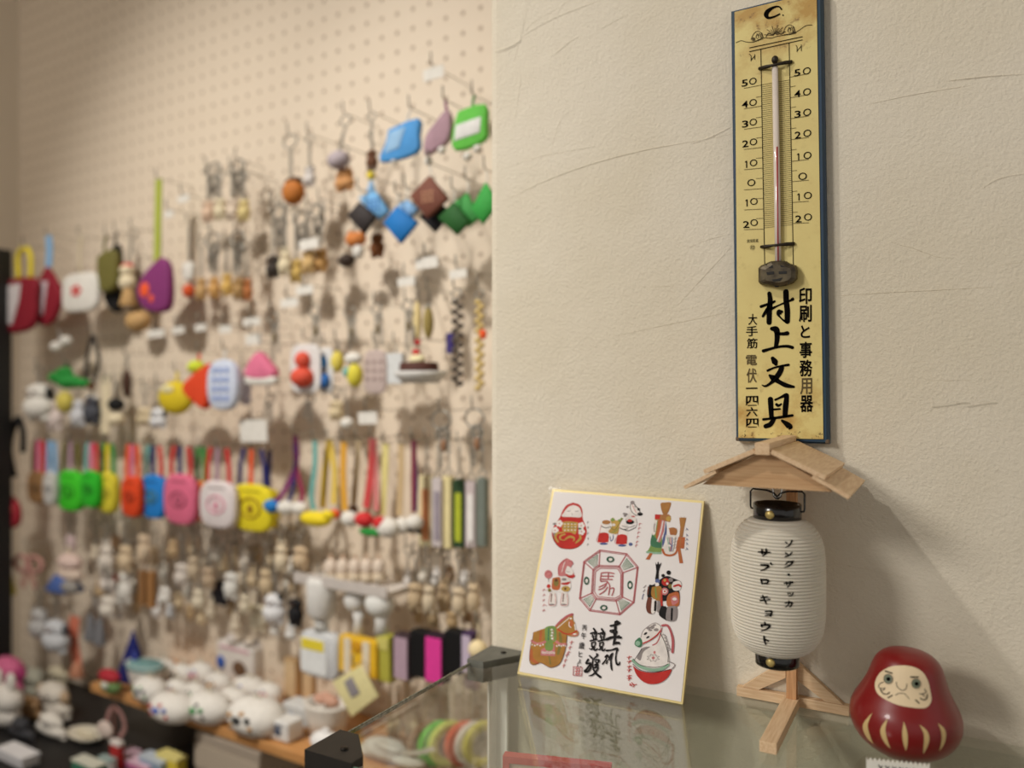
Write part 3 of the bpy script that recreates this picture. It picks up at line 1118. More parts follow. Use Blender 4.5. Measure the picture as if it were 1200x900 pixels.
# tumbler horses with green bundles (two drums and a horse head)
B = z(710, 570, 10.0)
for ox in (0, 215):
    tr = (lambda o_: (lambda p: A((p[0] + o_, p[1] + (0 if o_ == 0 else 20))) if len(p) < 3 else A((p[0] + o_, p[1] + (0 if o_ == 0 else 20), p[2]))))(ox)
    dp([(745, 500), (720, 600), (700, 690), (720, 715), (820, 715), (835, 690), (840, 600), (850, 520), (830, 470), (760, 470)], tr, 'wht')
    dp([(722, 600), (705, 670), (715, 705), (820, 705), (832, 680), (832, 610), (780, 590)], tr, 'red')
    ds([(745, 515), (790, 535), (835, 530)], tr, 'ink', 9)
    ds([(745, 500), (725, 590), (690, 680), (720, 715)], tr, 'rose', 6)
    do(775, 722, 48, 14, tr, 'blue')
do(805, 470, 50, 26, A, 'straw'); do(1090, 728, 24, 20, A, 'blue'); ds([(850, 640), (860, 690), (885, 660), (885, 620)], A, 'blue', 10)
dp([(850, 440), (885, 415), (920, 450), (980, 430), (1000, 425), (960, 500), (940, 600), (880, 605), (830, 580), (870, 520)], A, 'gold')
for (x_, y_, r_) in ((880, 440, 24), (960, 450, 20), (985, 430, 16)):
    do(x_, y_, r_, r_ * 0.8, A, 'lgreen', 10)
ds([(850, 520), (900, 560), (950, 500), (990, 430)], A, 'olive', 10); ds([(870, 590), (920, 570), (950, 540)], A, 'lgreen', 9)
do(890, 500, 22, 16, A, 'wht')
dp([(310, 180), (285, 230), (285, 280), (240, 370), (235, 420), (330, 430), (365, 390), (345, 350), (390, 345), (425, 320), (400, 300), (370, 250), (340, 200)], B, 'wht')
ds([(310, 180), (285, 230), (300, 290), (340, 330), (365, 340)], B, 'ink', 7); ds([(325, 190), (350, 230), (385, 265), (405, 305)], B, 'ink', 8)
ds([(310, 215), (335, 270), (360, 310)], B, 'rose', 7)
do(312, 190, 26, 22, B, 'grey'); do(385, 268, 17, 15, B, 'ink'); do(400, 325, 34, 20, B, 'ink'); do(345, 235, 12, 8, B, 'grey')
for x_, y_ in ((255, 240), (215, 320), (240, 325), (225, 345)):
    do(x_, y_, 17, 13, B, 'grey', 9)
do(282, 418, 50, 26, B, 'ink'); do(280, 400, 28, 18, B, 'red'); ds([(305, 352), (335, 352)], B, 'red', 14)
ds([(235, 380), (238, 420)], B, 'grey', 7); ds([(360, 380), (365, 440), (350, 480)], B, 'grey', 6)
ds([(175, 490), (260, 520), (350, 480)], B, 'ink', 8); ds([(190, 460), (270, 480), (345, 455)], B, 'grey', 7)
for i, y_ in enumerate((430, 480, 530, 580, 640, 680)):
    ds([(400 - i * 8, y_), (388 - i * 8, y_ + 28)], B, 'rose', 8); ds([(385 - i * 8, y_ + 10), (420 - i * 9, y_ + 6)], B, 'rose', 6)
# straw horses
dp([(690, 190), (640, 205), (668, 320), (720, 320), (765, 205), (735, 185)], B, 'straw')
for k in range(6):
    ds([(650 + k * 22, 200 - (k % 2) * 12), (680 + k * 6, 300)], B, 'ochre', 5)
dp([(575, 328), (660, 330), (735, 325), (762, 350), (752, 420), (715, 410), (650, 400), (575, 395)], B, 'straw', smooth=False)
dp([(575, 328), (640, 330), (630, 385), (572, 380)], B, 'red', smooth=False)
do(735, 380, 30, 30, B, 'gold'); do(690, 345, 26, 26, B, 'straw')
dp([(600, 400), (560, 470), (540, 560), (520, 700), (500, 740), (470, 775), (560, 785), (650, 785), (660, 640), (640, 480), (650, 400)], B, 'lgreen', smooth=False)
dp([(575, 395), (550, 470), (545, 560), (575, 560), (590, 470), (600, 400)], B, 'wht'); ds([(575, 440), (565, 490), (570, 530)], B, 'grey', 12)
dp([(610, 400), (600, 480), (585, 560), (600, 620), (640, 560), (660, 400)], B, 'orange')
dp([(540, 560), (525, 690), (640, 720), (650, 660), (600, 620)], B, 'green'); ds([(480, 770), (560, 780), (645, 782)], B, 'mint', 22)
dp([(650, 390), (640, 460), (600, 640), (630, 660), (680, 520), (690, 400)], B, 'rose', smooth=False); ds([(668, 410), (640, 540), (605, 640)], B, 'wht', 16)
dp([(700, 400), (690, 520), (660, 640), (670, 720), (700, 660), (712, 500)], B, 'blue')
dp([(465, 855), (515, 780), (548, 785), (510, 860)], B, 'orange', smooth=False)
dp([(740, 490), (790, 480), (835, 510), (820, 570), (760, 575)], B, 'straw')
for k in range(5):
    ds([(740 + k * 22, 490), (765 + k * 9, 570)], B, 'orange', 5)
dp([(700, 570), (690, 650), (660, 740), (680, 800), (740, 815), (810, 800), (835, 740), (830, 640), (815, 575)], B, 'wht')
ds([(665, 740, 26), (690, 795, 26), (760, 808, 24), (825, 770, 22), (840, 640, 16)], B, 'orange', 20)
for k in range(6):
    ds([(720 + k * 19, 600), (735 + k * 14, 690), (745 + k * 8, 760)], B, ('mint', 'grey', 'rose', 'blue', 'wht', 'grey')[k], 11)
for k in range(4):
    ds([(790, 620 + k * 36), (825, 610 + k * 36)], B, 'grey', 6)
do(745, 695, 20, 14, B, 'wht'); ds([(740, 660), (770, 700), (765, 760)], B, 'blue', 9)
dp([(860, 370), (872, 480), (860, 590), (900, 590), (920, 470), (942, 370), (905, 365)], B, 'straw', smooth=False)
for k in range(5):
    ds([(862 + k * 19, 365 - 8 * (k % 2)), (878 + k * 7, 470)], B, 'ochre', 5)
dp([(850, 590), (930, 595), (915, 730), (820, 720)], B, 'orange', smooth=False)
dp([(835, 700), (875, 735), (905, 900), (862, 900)], B, 'orange', smooth=False); ds([(880, 600), (870, 700), (880, 880)], B, 'straw', 8)
for i, y_ in enumerate((490, 560, 610, 660, 720)):
    ds([(945, y_), (962, y_ + 20)], B, 'blue', 8); ds([(935 + 10 * (i % 2), y_ + 25), (950, y_ + 10)], B, 'grey', 6)
# octagonal amulet
Cc = z(620, 640, 10.0)
Dd = z(710, 640, 10.0)
ND = lambda p: (p[0] + 900, p[1])
OC = [(830, 45), ND((245, 88)), ND((378, 245)), ND((330, 660)), ND((165, 805)), (710, 758), (590, 615), (640, 180)]
IC = [(820, 240), ND((150, 245)), ND((190, 315)), ND((185, 590)), ND((115, 630)), (790, 610), (745, 545), (760, 285)]
for pts_, w_ in ((OC, 11), ([(x_ * 0.962 + 36, y_ * 0.958 + 18) for x_, y_ in OC], 7), (IC, 10), ([(940 + (x_ - 940) * 0.90, 430 + (y_ - 430) * 0.90) for x_, y_ in IC], 8), ([(940 + (x_ - 940) * 1.08, 430 + (y_ - 430) * 1.08) for x_, y_ in IC], 8)):
    for i in range(8):
        ds([pts_[i], pts_[(i + 1) % 8]], Cc, 'pinkred', w_)
for i in range(8):
    ds([OC[i], IC[i]], Cc, 'pinkred', 11)
for i, j in ((7, 0), (1, 2), (3, 4), (5, 6)):
    q_ = [OC[i], OC[j], IC[j], IC[i]]
    mx_, my_ = sum(p[0] for p in q_) / 4, sum(p[1] for p in q_) / 4
    qq = [(mx_ + (p[0] - mx_) * 0.62, my_ + (p[1] - my_) * 0.62) for p in q_]
    dp(qq, Cc, 'green', smooth=False)
    for k in range(1, 6):
        t_ = k / 6
        for (a_, b_, c_, d_) in ((qq[0], qq[1], qq[3], qq[2]), (qq[0], qq[3], qq[1], qq[2])):
            ds([(a_[0] + (b_[0] - a_[0]) * t_, a_[1] + (b_[1] - a_[1]) * t_), (c_[0] + (d_[0] - c_[0]) * t_, c_[1] + (d_[1] - c_[1]) * t_)], Cc, 'wht', 5)
for cx_, cy_, rx, ry in ((952, 155, 46, 36), (673, 405, 32, 48), (1182, 455, 32, 50), (875, 722, 44, 34)):
    do(cx_, cy_, rx, ry, Cc, 'dgreen'); do(cx_ + 2, cy_ + 2, rx * 0.5, ry * 0.52, Cc, 'wht')
for pts_ in ([(845, 318), (835, 400), (850, 415)], [(845, 315), (920, 308), (995, 320)], [(840, 350), (985, 352)], [(838, 385), (975, 390)], [(930, 312), (925, 388)], [(850, 410), (915, 412), (900, 440), (820, 480)], [(915, 412), (945, 470), (930, 570)], [(905, 450), (870, 490), (815, 510)], [(920, 480), (880, 530), (825, 565)], [(940, 500), (990, 490), (988, 530), (970, 578)]):
    ds(pts_, Cc, 'pinkred', 13)
# little horse at the left
dp([(440, 140), (380, 180), (340, 240), (340, 330), (360, 350), (450, 350), (500, 380), (530, 350), (515, 300), (490, 250), (515, 200), (490, 165)], Cc, 'rose')
dp([(450, 230), (425, 290), (440, 335), (500, 335), (518, 300), (490, 255)], Cc, 'wht'); ds([(440, 340), (480, 360), (525, 350)], Cc, 'red', 26)
ds([(440, 150), (385, 190), (350, 250), (345, 330)], Cc, 'pinkred', 12); ds([(420, 185), (400, 240), (385, 300)], Cc, 'wht', 8); ds([(470, 180), (500, 175), (515, 210)], Cc, 'pinkred', 10)
ds([(440, 290), (460, 305), (470, 298)], Cc, 'grey', 5)
do(225, 330, 46, 50, Cc, 'rose'); ds([(190, 330), (225, 300), (265, 320), (230, 350)], Cc, 'pinkred', 8); ds([(225, 380), (235, 450)], Cc, 'grey', 7)
dp([(260, 370), (370, 360), (470, 380), (490, 470), (460, 530), (380, 540), (270, 520), (215, 530), (210, 460)], Cc, 'wht')
dp([(275, 375), (365, 370), (360, 500), (310, 515), (265, 490)], Cc, 'orange'); do(318, 425, 30, 48, Cc, 'olive'); do(318, 400, 18, 18, Cc, 'brown')
do(230, 470, 24, 24, Cc, 'red'); do(240, 515, 20, 20, Cc, 'olive'); ds([(385, 440, 20), (440, 440, 30), (475, 425, 20)], Cc, 'red', 24); do(430, 500, 52, 34, Cc, 'gold'); do(425, 500, 14, 14, Cc, 'brown'); do(410, 390, 30, 16, Cc, 'grey')
for ox in (0, 140):
    dp([(240 + ox, 545), (310 + ox, 545), (318 + ox, 690), (230 + ox, 690)], Cc, 'wht')
    ds([(250 + ox, 550), (230 + ox, 680), (270 + ox, 695), (312 + ox, 675), (305 + ox, 560)], Cc, 'rose', 6)
    ds([(265 + ox, 560), (258 + ox, 650)], Cc, 'brown', 12); do(265 + ox, 684, 34, 10, Cc, 'grey')
for i, y_ in enumerate((500, 560, 620, 680, 740)):
    ds([(178, y_), (160, y_ + 24)], Cc, 'rose', 7); ds([(158 + (i % 2) * 20, y_ + 10), (205 - (i % 3) * 12, y_ + 16)], Cc, 'rose', 5)
# dark ceremonial horse
dp([(580, 190), (590, 300), (578, 390), (615, 390), (620, 290), (650, 195), (625, 215), (612, 180), (600, 215)], Dd, 'ink')
dp([(510, 450), (485, 520), (490, 600), (540, 600), (640, 640), (720, 640), (855, 640), (860, 540), (850, 500), (885, 450), (870, 410), (800, 380), (720, 350), (650, 380), (560, 450)], Dd, 'ink')
for x_, y_, r_, c_ in ((735, 310, 26, 'ink'), (605, 410, 28, 'blue'), (600, 450, 24, 'wht'), (670, 345, 20, 'ink'), (700, 420, 46, 'red'), (690, 400, 16, 'gold'), (720, 440, 14, 'wht'), (760, 395, 26, 'grey'), (755, 470, 26, 'olive')):
    do(x_, y_, r_, r_, Dd, c_)
dp([(790, 420), (850, 405), (885, 440), (870, 510), (800, 520), (770, 470)], Dd, 'wht'); ds([(800, 470), (850, 455), (875, 470)], Dd, 'red', 24)
dp([(540, 480), (640, 470), (660, 560), (640, 640), (560, 620), (530, 560)], Dd, 'ochre'); ds([(580, 490), (590, 600)], Dd, 'lgreen', 18); do(690, 530, 42, 44, Dd, 'rose'); do(690, 530, 24, 24, Dd, 'wht'); do(690, 530, 12, 12, Dd, 'red')
dp([(740, 560), (850, 540), (860, 680), (810, 710), (720, 700), (715, 610)], Dd, 'orange'); dp([(760, 600), (820, 580), (850, 650), (780, 690)], Dd, 'rose'); do(805, 620, 26, 18, Dd, 'wht')
ds([(650, 520, 14), (650, 620, 26), (660, 750, 16)], Dd, 'red', 20); ds([(640, 540), (636, 640)], Dd, 'orange', 20)
dp([(490, 600), (470, 700), (490, 780), (560, 780), (545, 620)], Dd, 'brown'); ds([(500, 480), (490, 560)], Dd, 'brown', 16)
dp([(540, 620), (530, 770), (570, 780), (590, 640)], Dd, 'wht'); ds([(580, 650), (575, 750)], Dd, 'ink', 24); dp([(605, 640), (600, 765), (635, 760), (635, 650)], Dd, 'grey')
dp([(650, 700), (620, 800), (690, 860), (720, 860), (715, 720)], Dd, 'ink'); dp([(720, 710), (705, 860), (820, 868), (830, 710)], Dd, 'grey'); ds([(775, 735), (770, 860)], Dd, 'ink', 24)
for i, y_ in enumerate((460, 510, 560, 595)):
    ds([(470 - i * 14, y_), (440 - i * 5, y_ + 26)], Dd, 'blue' if i > 1 else 'grey', 8)
# clay horse, lower left
E = z(600, 710, 10.0)
dp([(250, 310), (380, 265), (500, 240), (560, 270), (640, 340), (635, 440), (610, 560), (560, 680), (460, 725), (380, 690), (330, 670), (250, 695), (205, 650), (215, 480), (240, 390)], E, 'ochre')
dp([(510, 240), (560, 180), (640, 125), (705, 95), (715, 160), (740, 210), (745, 290), (780, 300), (770, 350), (700, 360), (620, 335), (550, 280)], E, 'ochre')
ds([(515, 235, 20), (580, 170, 26), (650, 120, 26), (705, 100, 30)], E, 'pinkred', 22); ds([(530, 260), (600, 200), (670, 140)], E, 'wht', 9); ds([(540, 275), (620, 325), (700, 325), (760, 290)], E, 'red', 14)
do(690, 205, 30, 40, E, 'orange'); ds([(672, 190), (668, 230), (690, 255)], E, 'wht', 10); do(690, 148, 14, 10, E, 'wht'); ds([(735, 220), (745, 280)], E, 'wht', 14); ds([(700, 345), (760, 345), (775, 310)], E, 'rose', 12); do(735, 330, 22, 9, E, 'wht')
ds([(225, 520, 34), (230, 620, 46), (300, 670, 26)], E, 'orange', 30); ds([(560, 320, 30), (570, 420, 40), (540, 560, 30)], E, 'olive', 24)
ds([(340, 300), (330, 400)], E, 'orange', 30); ds([(430, 560), (450, 680)], E, 'olive', 18)
dp([(385, 260), (430, 238), (510, 250), (520, 400), (480, 430), (430, 520), (390, 470)], E, 'lgreen')
for k in range(4):
    do(465 + 6 * (k % 2), 280 + 34 * k, 14, 12, E, 'wht', 9); do(485, 296 + 34 * k, 10, 8, E, 'rose', 8)
ds([(430, 260), (425, 400)], E, 'green', 14)
ds([(230, 410), (280, 440), (330, 440), (390, 420)], E, 'rose', 26); ds([(520, 420), (570, 450), (630, 450)], E, 'rose', 30)
for k in range(5):
    do(235 + 32 * k, 455 + 10 * (k % 2), 10, 10, E, 'wht', 8); do(525 + 26 * k, 470 - 8 * (k % 2), 9, 12, E, 'wht', 8)
dp([(340, 510), (500, 440), (505, 590), (335, 580)], E, 'rose', smooth=False); dp([(385, 470), (480, 440), (470, 520), (400, 520)], E, 'lgreen')
for k in range(6):
    do(360 + 26 * k, 545 + 6 * (k % 2), 13, 15, E, 'wht', 9); do(360 + 26 * k, 545 + 6 * (k % 2), 6, 7, E, 'red', 8)
ds([(250, 315), (240, 390), (215, 480), (205, 640), (245, 690), (330, 665), (400, 700), (460, 722), (555, 680), (610, 560), (635, 440), (640, 345)], E, 'brown', 5)
for i, y_ in enumerate((410, 470, 530, 560, 620, 680)):
    ds([(700 - i * 18, y_), (690 - i * 18, y_ + 40)], E, 'rose', 9); ds([(676 - i * 17, y_ + 18), (722 - i * 19, y_ + 12)], E, 'rose', 6)
# horse in a red boat, lower right
Ff = z(690, 715, 10.0)
dp([(520, 590), (590, 500), (640, 430), (760, 410), (830, 270), (880, 290), (930, 480), (930, 640), (760, 690), (600, 650)], Ff, 'wht')
dp([(610, 320), (640, 240), (720, 180), (780, 150), (830, 180), (860, 200), (840, 260), (760, 330), (660, 390), (590, 410)], Ff, 'wht')
ds([(610, 320), (640, 240), (720, 175), (780, 150), (835, 180), (850, 210)], Ff, 'grey', 8)
for x_, y_, rx, ry in ((700, 210, 30, 18), (745, 200, 26, 22), (790, 230, 30, 18), (720, 235, 26, 12), (770, 175, 22, 12)):
    do(x_, y_, rx, ry, Ff, 'grey', 10)
do(665, 275, 24, 13, Ff, 'ink', 10, -0.6); do(692, 318, 22, 11, Ff, 'ink', 10, -0.6); do(800, 190, 22, 16, Ff, 'wht', 10)
dp([(590, 320), (545, 360), (540, 410), (600, 435), (630, 390), (615, 335)], Ff, 'green'); do(575, 390, 30, 30, Ff, 'mint', 10)
ds([(635, 390, 16), (720, 350, 14), (800, 290, 16), (840, 240, 16)], Ff, 'red', 14); ds([(850, 215), (835, 300), (800, 380), (750, 410)], Ff, 'pinkred', 14)
ds([(860, 180, 24), (920, 180, 26), (960, 250, 26), (985, 360, 30), (980, 490, 30)], Ff, 'pinkred', 26)
ds([(840, 270), (900, 400), (930, 520), (928, 610)], Ff, 'ink', 9)
for k in range(5):
    ds([(850 + 18 * k, 290 + 42 * k), (890 + 14 * k, 290 + 38 * k), (905 + 12 * k, 320 + 36 * k), (875 + 14 * k, 330 + 36 * k)], Ff, 'grey', 7)
dp([(560, 560), (620, 450), (720, 430), (640, 490), (605, 590)], Ff, 'grey'); ds([(530, 590), (590, 500), (620, 450)], Ff, 'ink', 7)
for k in range(8):
    an = k * 0.785
    ds([(755 + 30 * math.cos(an) * 1.6, 560 + 30 * math.sin(an)), (755 + 46 * math.cos(an + 0.4) * 1.7, 560 + 46 * math.sin(an + 0.4)), (755 + 30 * math.cos(an + 0.7) * 1.6, 560 + 30 * math.sin(an + 0.7))], Ff, 'grey', 6)
do(770, 495, 14, 18, Ff, 'rose', 10); do(755, 560, 18, 18, Ff, 'rose', 10)
dp([(515, 650), (600, 710), (740, 735), (880, 715), (970, 690), (930, 780), (850, 845), (740, 868), (640, 840), (560, 760)], Ff, 'red')
ds([(515, 590, 30), (600, 660, 34), (740, 700, 36), (860, 685, 36), (935, 640, 24)], Ff, 'mint', 30); ds([(520, 570), (600, 640), (740, 670), (860, 660), (930, 630)], Ff, 'ink', 7); ds([(515, 630), (600, 700), (740, 730), (880, 710), (970, 690)], Ff, 'ink', 7)
ds([(935, 600), (1000, 630), (1000, 660), (965, 695)], Ff, 'grey', 10)
for i, y_ in enumerate((540, 590, 650, 690, 760, 790)):
    ds([(475 + (i % 2) * 12, y_), (465, y_ + 34)], Ff, 'red', 9); ds([(450, y_ + 12), (500, y_ + 6)], Ff, 'red', 8)
ds([(480, 860), (500, 890)], Ff, 'red', 10); ds([(500, 850), (530, 880), (520, 900)], Ff, 'red', 9); ds([(475, 880), (560, 870)], Ff, 'red', 8)
# brush lettering
H = z(650, 720, 12.0)
for pts_ in ([(875, 100, 40), (900, 120, 50), (920, 118, 18)], [(785, 160, 28), (850, 150, 34), (920, 125, 20)], [(850, 100, 20), (852, 180, 40), (845, 220, 36), (800, 250, 26), (780, 225, 16), (860, 215, 20)],
             [(732, 350, 40), (820, 320, 38), (930, 325, 34)], [(870, 240, 30), (850, 300, 30), (840, 360, 34), (820, 430, 16)], [(845, 405, 40), (900, 400, 36), (912, 418, 16)], [(830, 250, 26), (850, 320, 24), (905, 300, 22)],
             [(730, 508, 30), (800, 500, 22), (870, 480, 34), (885, 500, 26)], [(875, 500, 26), (860, 570, 18), (858, 640, 22), (875, 700, 28), (905, 700, 26), (912, 665, 12)], [(710, 600, 24), (740, 570, 22), (760, 610, 16)], [(740, 570, 22), (715, 640, 18), (672, 695, 24)],
             [(760, 640, 18), (790, 570, 24), (815, 548, 20)], [(812, 550, 24), (790, 640, 22), (795, 740, 26), (805, 785, 14)], [(725, 690, 20), (740, 650, 20)]):
    ds([tuple(p) for p in pts_], H, 'ink', 20)
for ox in (0, 112):
    tr = (lambda o_: (lambda p: H((p[0] + o_, p[1] + (0 if o_ == 0 else 4), p[2]) if len(p) > 2 else (p[0] + o_, p[1]))))(ox)
    for pts_ in ([(548, 200, 26), (570, 240, 28), (560, 280, 20)], [(505, 268, 24), (585, 245, 22)], [(530, 285, 18), (545, 340, 22)], [(590, 260, 20), (575, 335, 20)], [(500, 372, 22), (590, 350, 26)], [(520, 312, 12), (585, 305, 12)],
                 [(520, 400, 20), (520, 450, 20)], [(520, 400, 16), (570, 390, 20), (560, 440, 16), (525, 450, 14)], [(535, 455, 20), (520, 490, 22), (485, 480, 12)], [(555, 455, 20), (555, 500, 24), (585, 498, 20), (595, 475, 10)]):
        ds(pts_, tr, 'ink', 20)
for pts_ in ([(490, 580, 20), (520, 612, 28)], [(590, 555, 24), (600, 575, 28), (550, 620, 18), (535, 630, 14)], [(470, 635, 30), (440, 690, 24), (500, 690, 26), (450, 770, 30), (425, 800, 40), (470, 800, 26), (510, 740, 24), (500, 680, 22)],
             [(560, 640, 20), (620, 640, 26), (615, 670, 26)], [(570, 665, 20), (600, 690, 24), (560, 710, 24), (610, 710, 24), (560, 750, 26)], [(560, 750, 22), (610, 745, 24), (580, 800, 26), (530, 850, 24), (480, 862, 12)], [(540, 770, 20), (580, 830, 30), (640, 880, 34)], [(535, 640, 18), (530, 700, 22), (545, 770, 16)]):
    ds([tuple(p) for p in pts_], H, 'ink', 20)
for ch, cx_, cy_, w_, h_ in (('丙', 417, 187, 62, 76), ('午', 405, 300, 70, 92), ('歳', 378, 438, 80, 96), ('ヒ', 362, 560, 52, 76), ('よ', 350, 658, 44, 62), ('し', 345, 716, 60, 60)):
    _lev[0] += 1
    off = 0.00035 + _lev[0] * 0.0000012
    p_ = H((cx_, cy_))
    letters(dw, ch, p_[0], p_[1], w_ / 12, h_ / 12, lambda x, y: on_card(x, y, off), pi['ink'], 0.06, -0.08, 0.015)
for a_, b_ in (((262, 735), (385, 745)), ((385, 745), (378, 865)), ((378, 865), (258, 855)), ((258, 855), (262, 735))):
    ds([a_, b_], H, 'pinkred', 9)
for pts_ in ([(290, 765), (350, 760)], [(310, 750), (300, 850)], [(285, 800), (360, 790)], [(345, 770), (330, 850)], [(290, 840), (360, 830)]):
    ds(pts_, H, 'rose', 12)
dw.build('drawing', PM, paper)

# clear sleeve over the card
b = WMB()
e = 0.0018
fq = [p + Nn * 0.0022 for p in (cq[0] - U * e - V * 0.0006, cq[1] + U * e - V * 0.0006, cq[2] + U * e + V * e, cq[3] - U * e + V * e)]
nu, nv = 26, 22
rngf = random.Random(11)
amp = [(rngf.uniform(4, 20), rngf.uniform(4, 20), rngf.uniform(0, 6), rngf.uniform(0.00003, 0.00009)) for _ in range(7)]
vs, fs = [], []
for j in range(nv + 1):
    for i in range(nu + 1):
        u_, v_ = i / nu, j / nv
        p = fq[0].lerp(fq[1], u_).lerp(fq[3].lerp(fq[2], u_), v_)
        hh = sum(a_ * math.sin(k1 * u_ + k2 * v_ + ph) for k1, k2, ph, a_ in amp)
        hh *= min(1, u_ * 8, (1 - u_) * 8, v_ * 8, (1 - v_) * 8)
        hh += 0.00016 * math.exp(-((v_ - 0.16 + 0.10 * (u_ - 0.5)) / 0.03) ** 2) * math.exp(-((u_ - 0.55) / 0.22) ** 2)
        vs.append(p + Nn * hh)
for j in range(nv):
    for i in range(nu):
        a = j * (nu + 1) + i
        fs.append((a, a + 1, a + nu + 2, a + nu + 1))
b.add(vs, fs, 0, None, True)
b.build('clear_sleeve', M_FILM, card)

# ------------------------------------------------------------------ little wooden lantern stand
def wood(name, rgb, rgb2, stretch, sc_=60):
    return mat(name, rgb, 0.62, rgb2=rgb2, nscale=sc_, stretch=stretch, bump=0.05, bscale=300)
M_WX = wood('cedar_along', (224, 194, 156), (206, 170, 130), (1, 14, 14))
M_WY = wood('cedar_across', (228, 198, 160), (210, 174, 134), (14, 1, 14))
M_WZ = wood('cedar_upright', (206, 158, 112), (184, 134, 90), (14, 14, 1))
M_WG = wood('cedar_gable', (206, 168, 124), (188, 146, 102), (1, 10, 26), 40)
SX, SY = -0.0912, 0.4925
BK = 0.5395 + 0.0025                                  # middle of the cross bar and the post
stand = thing('lantern_stand', 'small bare wooden stand with a gabled roof holding up a paper lantern', 'stand', (SX, BK, GZ))
bw = 0.0064


def part(name, m, par, f):
    b = WMB()
    f(b)
    return b.build(name, m, par)


part('cross_bar', M_WX, stand, lambda b: b.box((SX, BK, GZ + bw / 2), (0.0700, 0.0052, bw), 0, None, 0.0004))
part('foot', M_WY, stand, lambda b: b.box((SX + 0.0005, (0.4625 + 0.5394) / 2, GZ + bw / 2), (0.0096, 0.5394 - 0.4625, bw), 0, None, 0.0004))
part('post', M_WZ, stand, lambda b: b.box((SX + 0.0010, 0.5370, (GZ + bw + 1.1105) / 2), (0.0062, 0.0060, 1.1105 - GZ - bw), 0, None, 0.0003))
for s_ in (-1, 1):
    x0_, z0_, x1_, z1_ = SX + s_ * 0.0035, GZ + 0.029, SX + s_ * 0.0270, GZ + bw + 0.0002
    def brace(b, x0_=x0_, z0_=z0_, x1_=x1_, z1_=z1_, s_=s_):
        pl2 = [(x0_, z0_), (x1_ + s_ * 0.0045, z1_), (x1_ - s_ * 0.0065, z1_), (x0_, z0_ - 0.0115)]
        if s_ > 0:
            pl2 = pl2[::-1]
        b.prism(pl2, BK - 0.0022, BK + 0.0022)
    part('brace', M_WX, stand, brace)
RY0, RY1 = 0.4500, 0.5340


def roof_board(b, s_, xa, za, xb, zb, th, y0, y1):
    d = Vector((xb - xa, 0, zb - za))
    n_ = Vector((-d.z, 0, d.x)).normalized() * th
    if n_.z < 0:
        n_ = -n_
    pts = [(SX + s_ * xa, za), (SX + s_ * xb, zb), (SX + s_ * (xb + n_.x), zb + n_.z), (SX + s_ * (xa + n_.x), za + n_.z)]
    if s_ < 0:
        pts = pts[::-1]
    b.prism(pts, y0, y1)


for s_ in (-1, 1):
    part('roof_board', M_WY, stand, lambda b: roof_board(b, s_, 0.0040, 1.1205, 0.0320, 1.1075, 0.0026, RY0, RY1))
    part('eave_board', M_WY, stand, lambda b: roof_board(b, s_, 0.0255, 1.1082, 0.0438, 1.0980, 0.0020, RY0 + 0.0005, RY1 - 0.0005))
part('ridge_beam', M_WY, stand, lambda b: b.box((SX, (RY0 - 0.001 + RY1 + 0.001) / 2, 1.1230), (0.0080, RY1 - RY0 + 0.002, 0.0066), 0, None, 0.0003))
GP = [(SX - 0.0350, 1.1008), (SX + 0.0350, 1.1008), (SX + 0.0270, 1.1072), (SX + 0.0042, 1.1196), (SX - 0.0042, 1.1196), (SX - 0.0270, 1.1072)]
part('gable_board', M_WG, stand, lambda b: b.prism(GP, 0.4560, 0.4595))
part('gable_board', M_WG, stand, lambda b: b.prism(GP, 0.5265, 0.5300))
part('hanging_bar', M_WY, stand, lambda b: b.box((SX, 0.493, 1.1030), (0.006, 0.0665, 0.0045), 0, None, 0.0003))
M_STEEL = mat('bright_steel', (190, 188, 182), 0.22, metal=0.95)
def hook(b):
    for dx in (-0.0026, 0.0026):
        b.tube([(SX + dx, SY, 1.1008), (SX + dx, SY, 1.0955), (SX + dx * 0.75, SY, 1.0920), (SX, SY, 1.0903)], 0.0007, 8)
part('wire_hook', M_STEEL, stand, hook)

# ------------------------------------------------------------------ paper lantern
M_PAPER = mat('lantern_paper', (216, 209, 194), 0.75, noise=0.03, nscale=30)
M_PAPER.node_tree.nodes['Principled BSDF'].inputs['Subsurface Weight'].default_value = 0.12
M_PAPER.node_tree.nodes['Principled BSDF'].inputs['Subsurface Radius'].default_value = (0.004, 0.003, 0.002)
M_LACQ = mat('black_lacquer', (10, 9, 10), 0.22, coat=0.4)
M_BRASS = mat('brass_rivet', (206, 184, 116), 0.42, metal=0.6)
LX, LY_ = SX, SY
lant = thing('paper_lantern', 'white ribbed paper lantern with black rims hanging under the little wooden roof', 'lantern', (LX, LY_, 0.9885))
LT, LB = 1.0792, 0.9990


def lrad(zz):
    """radius of the lantern without its ribs"""
    t_ = (zz - LB) / (LT - LB)
    u_ = abs(2 * t_ - 1)
    e_ = 0.0128
    return e_ + (0.0272 - e_) * (max(0.0, 1 - u_ ** 4.2)) ** 0.62


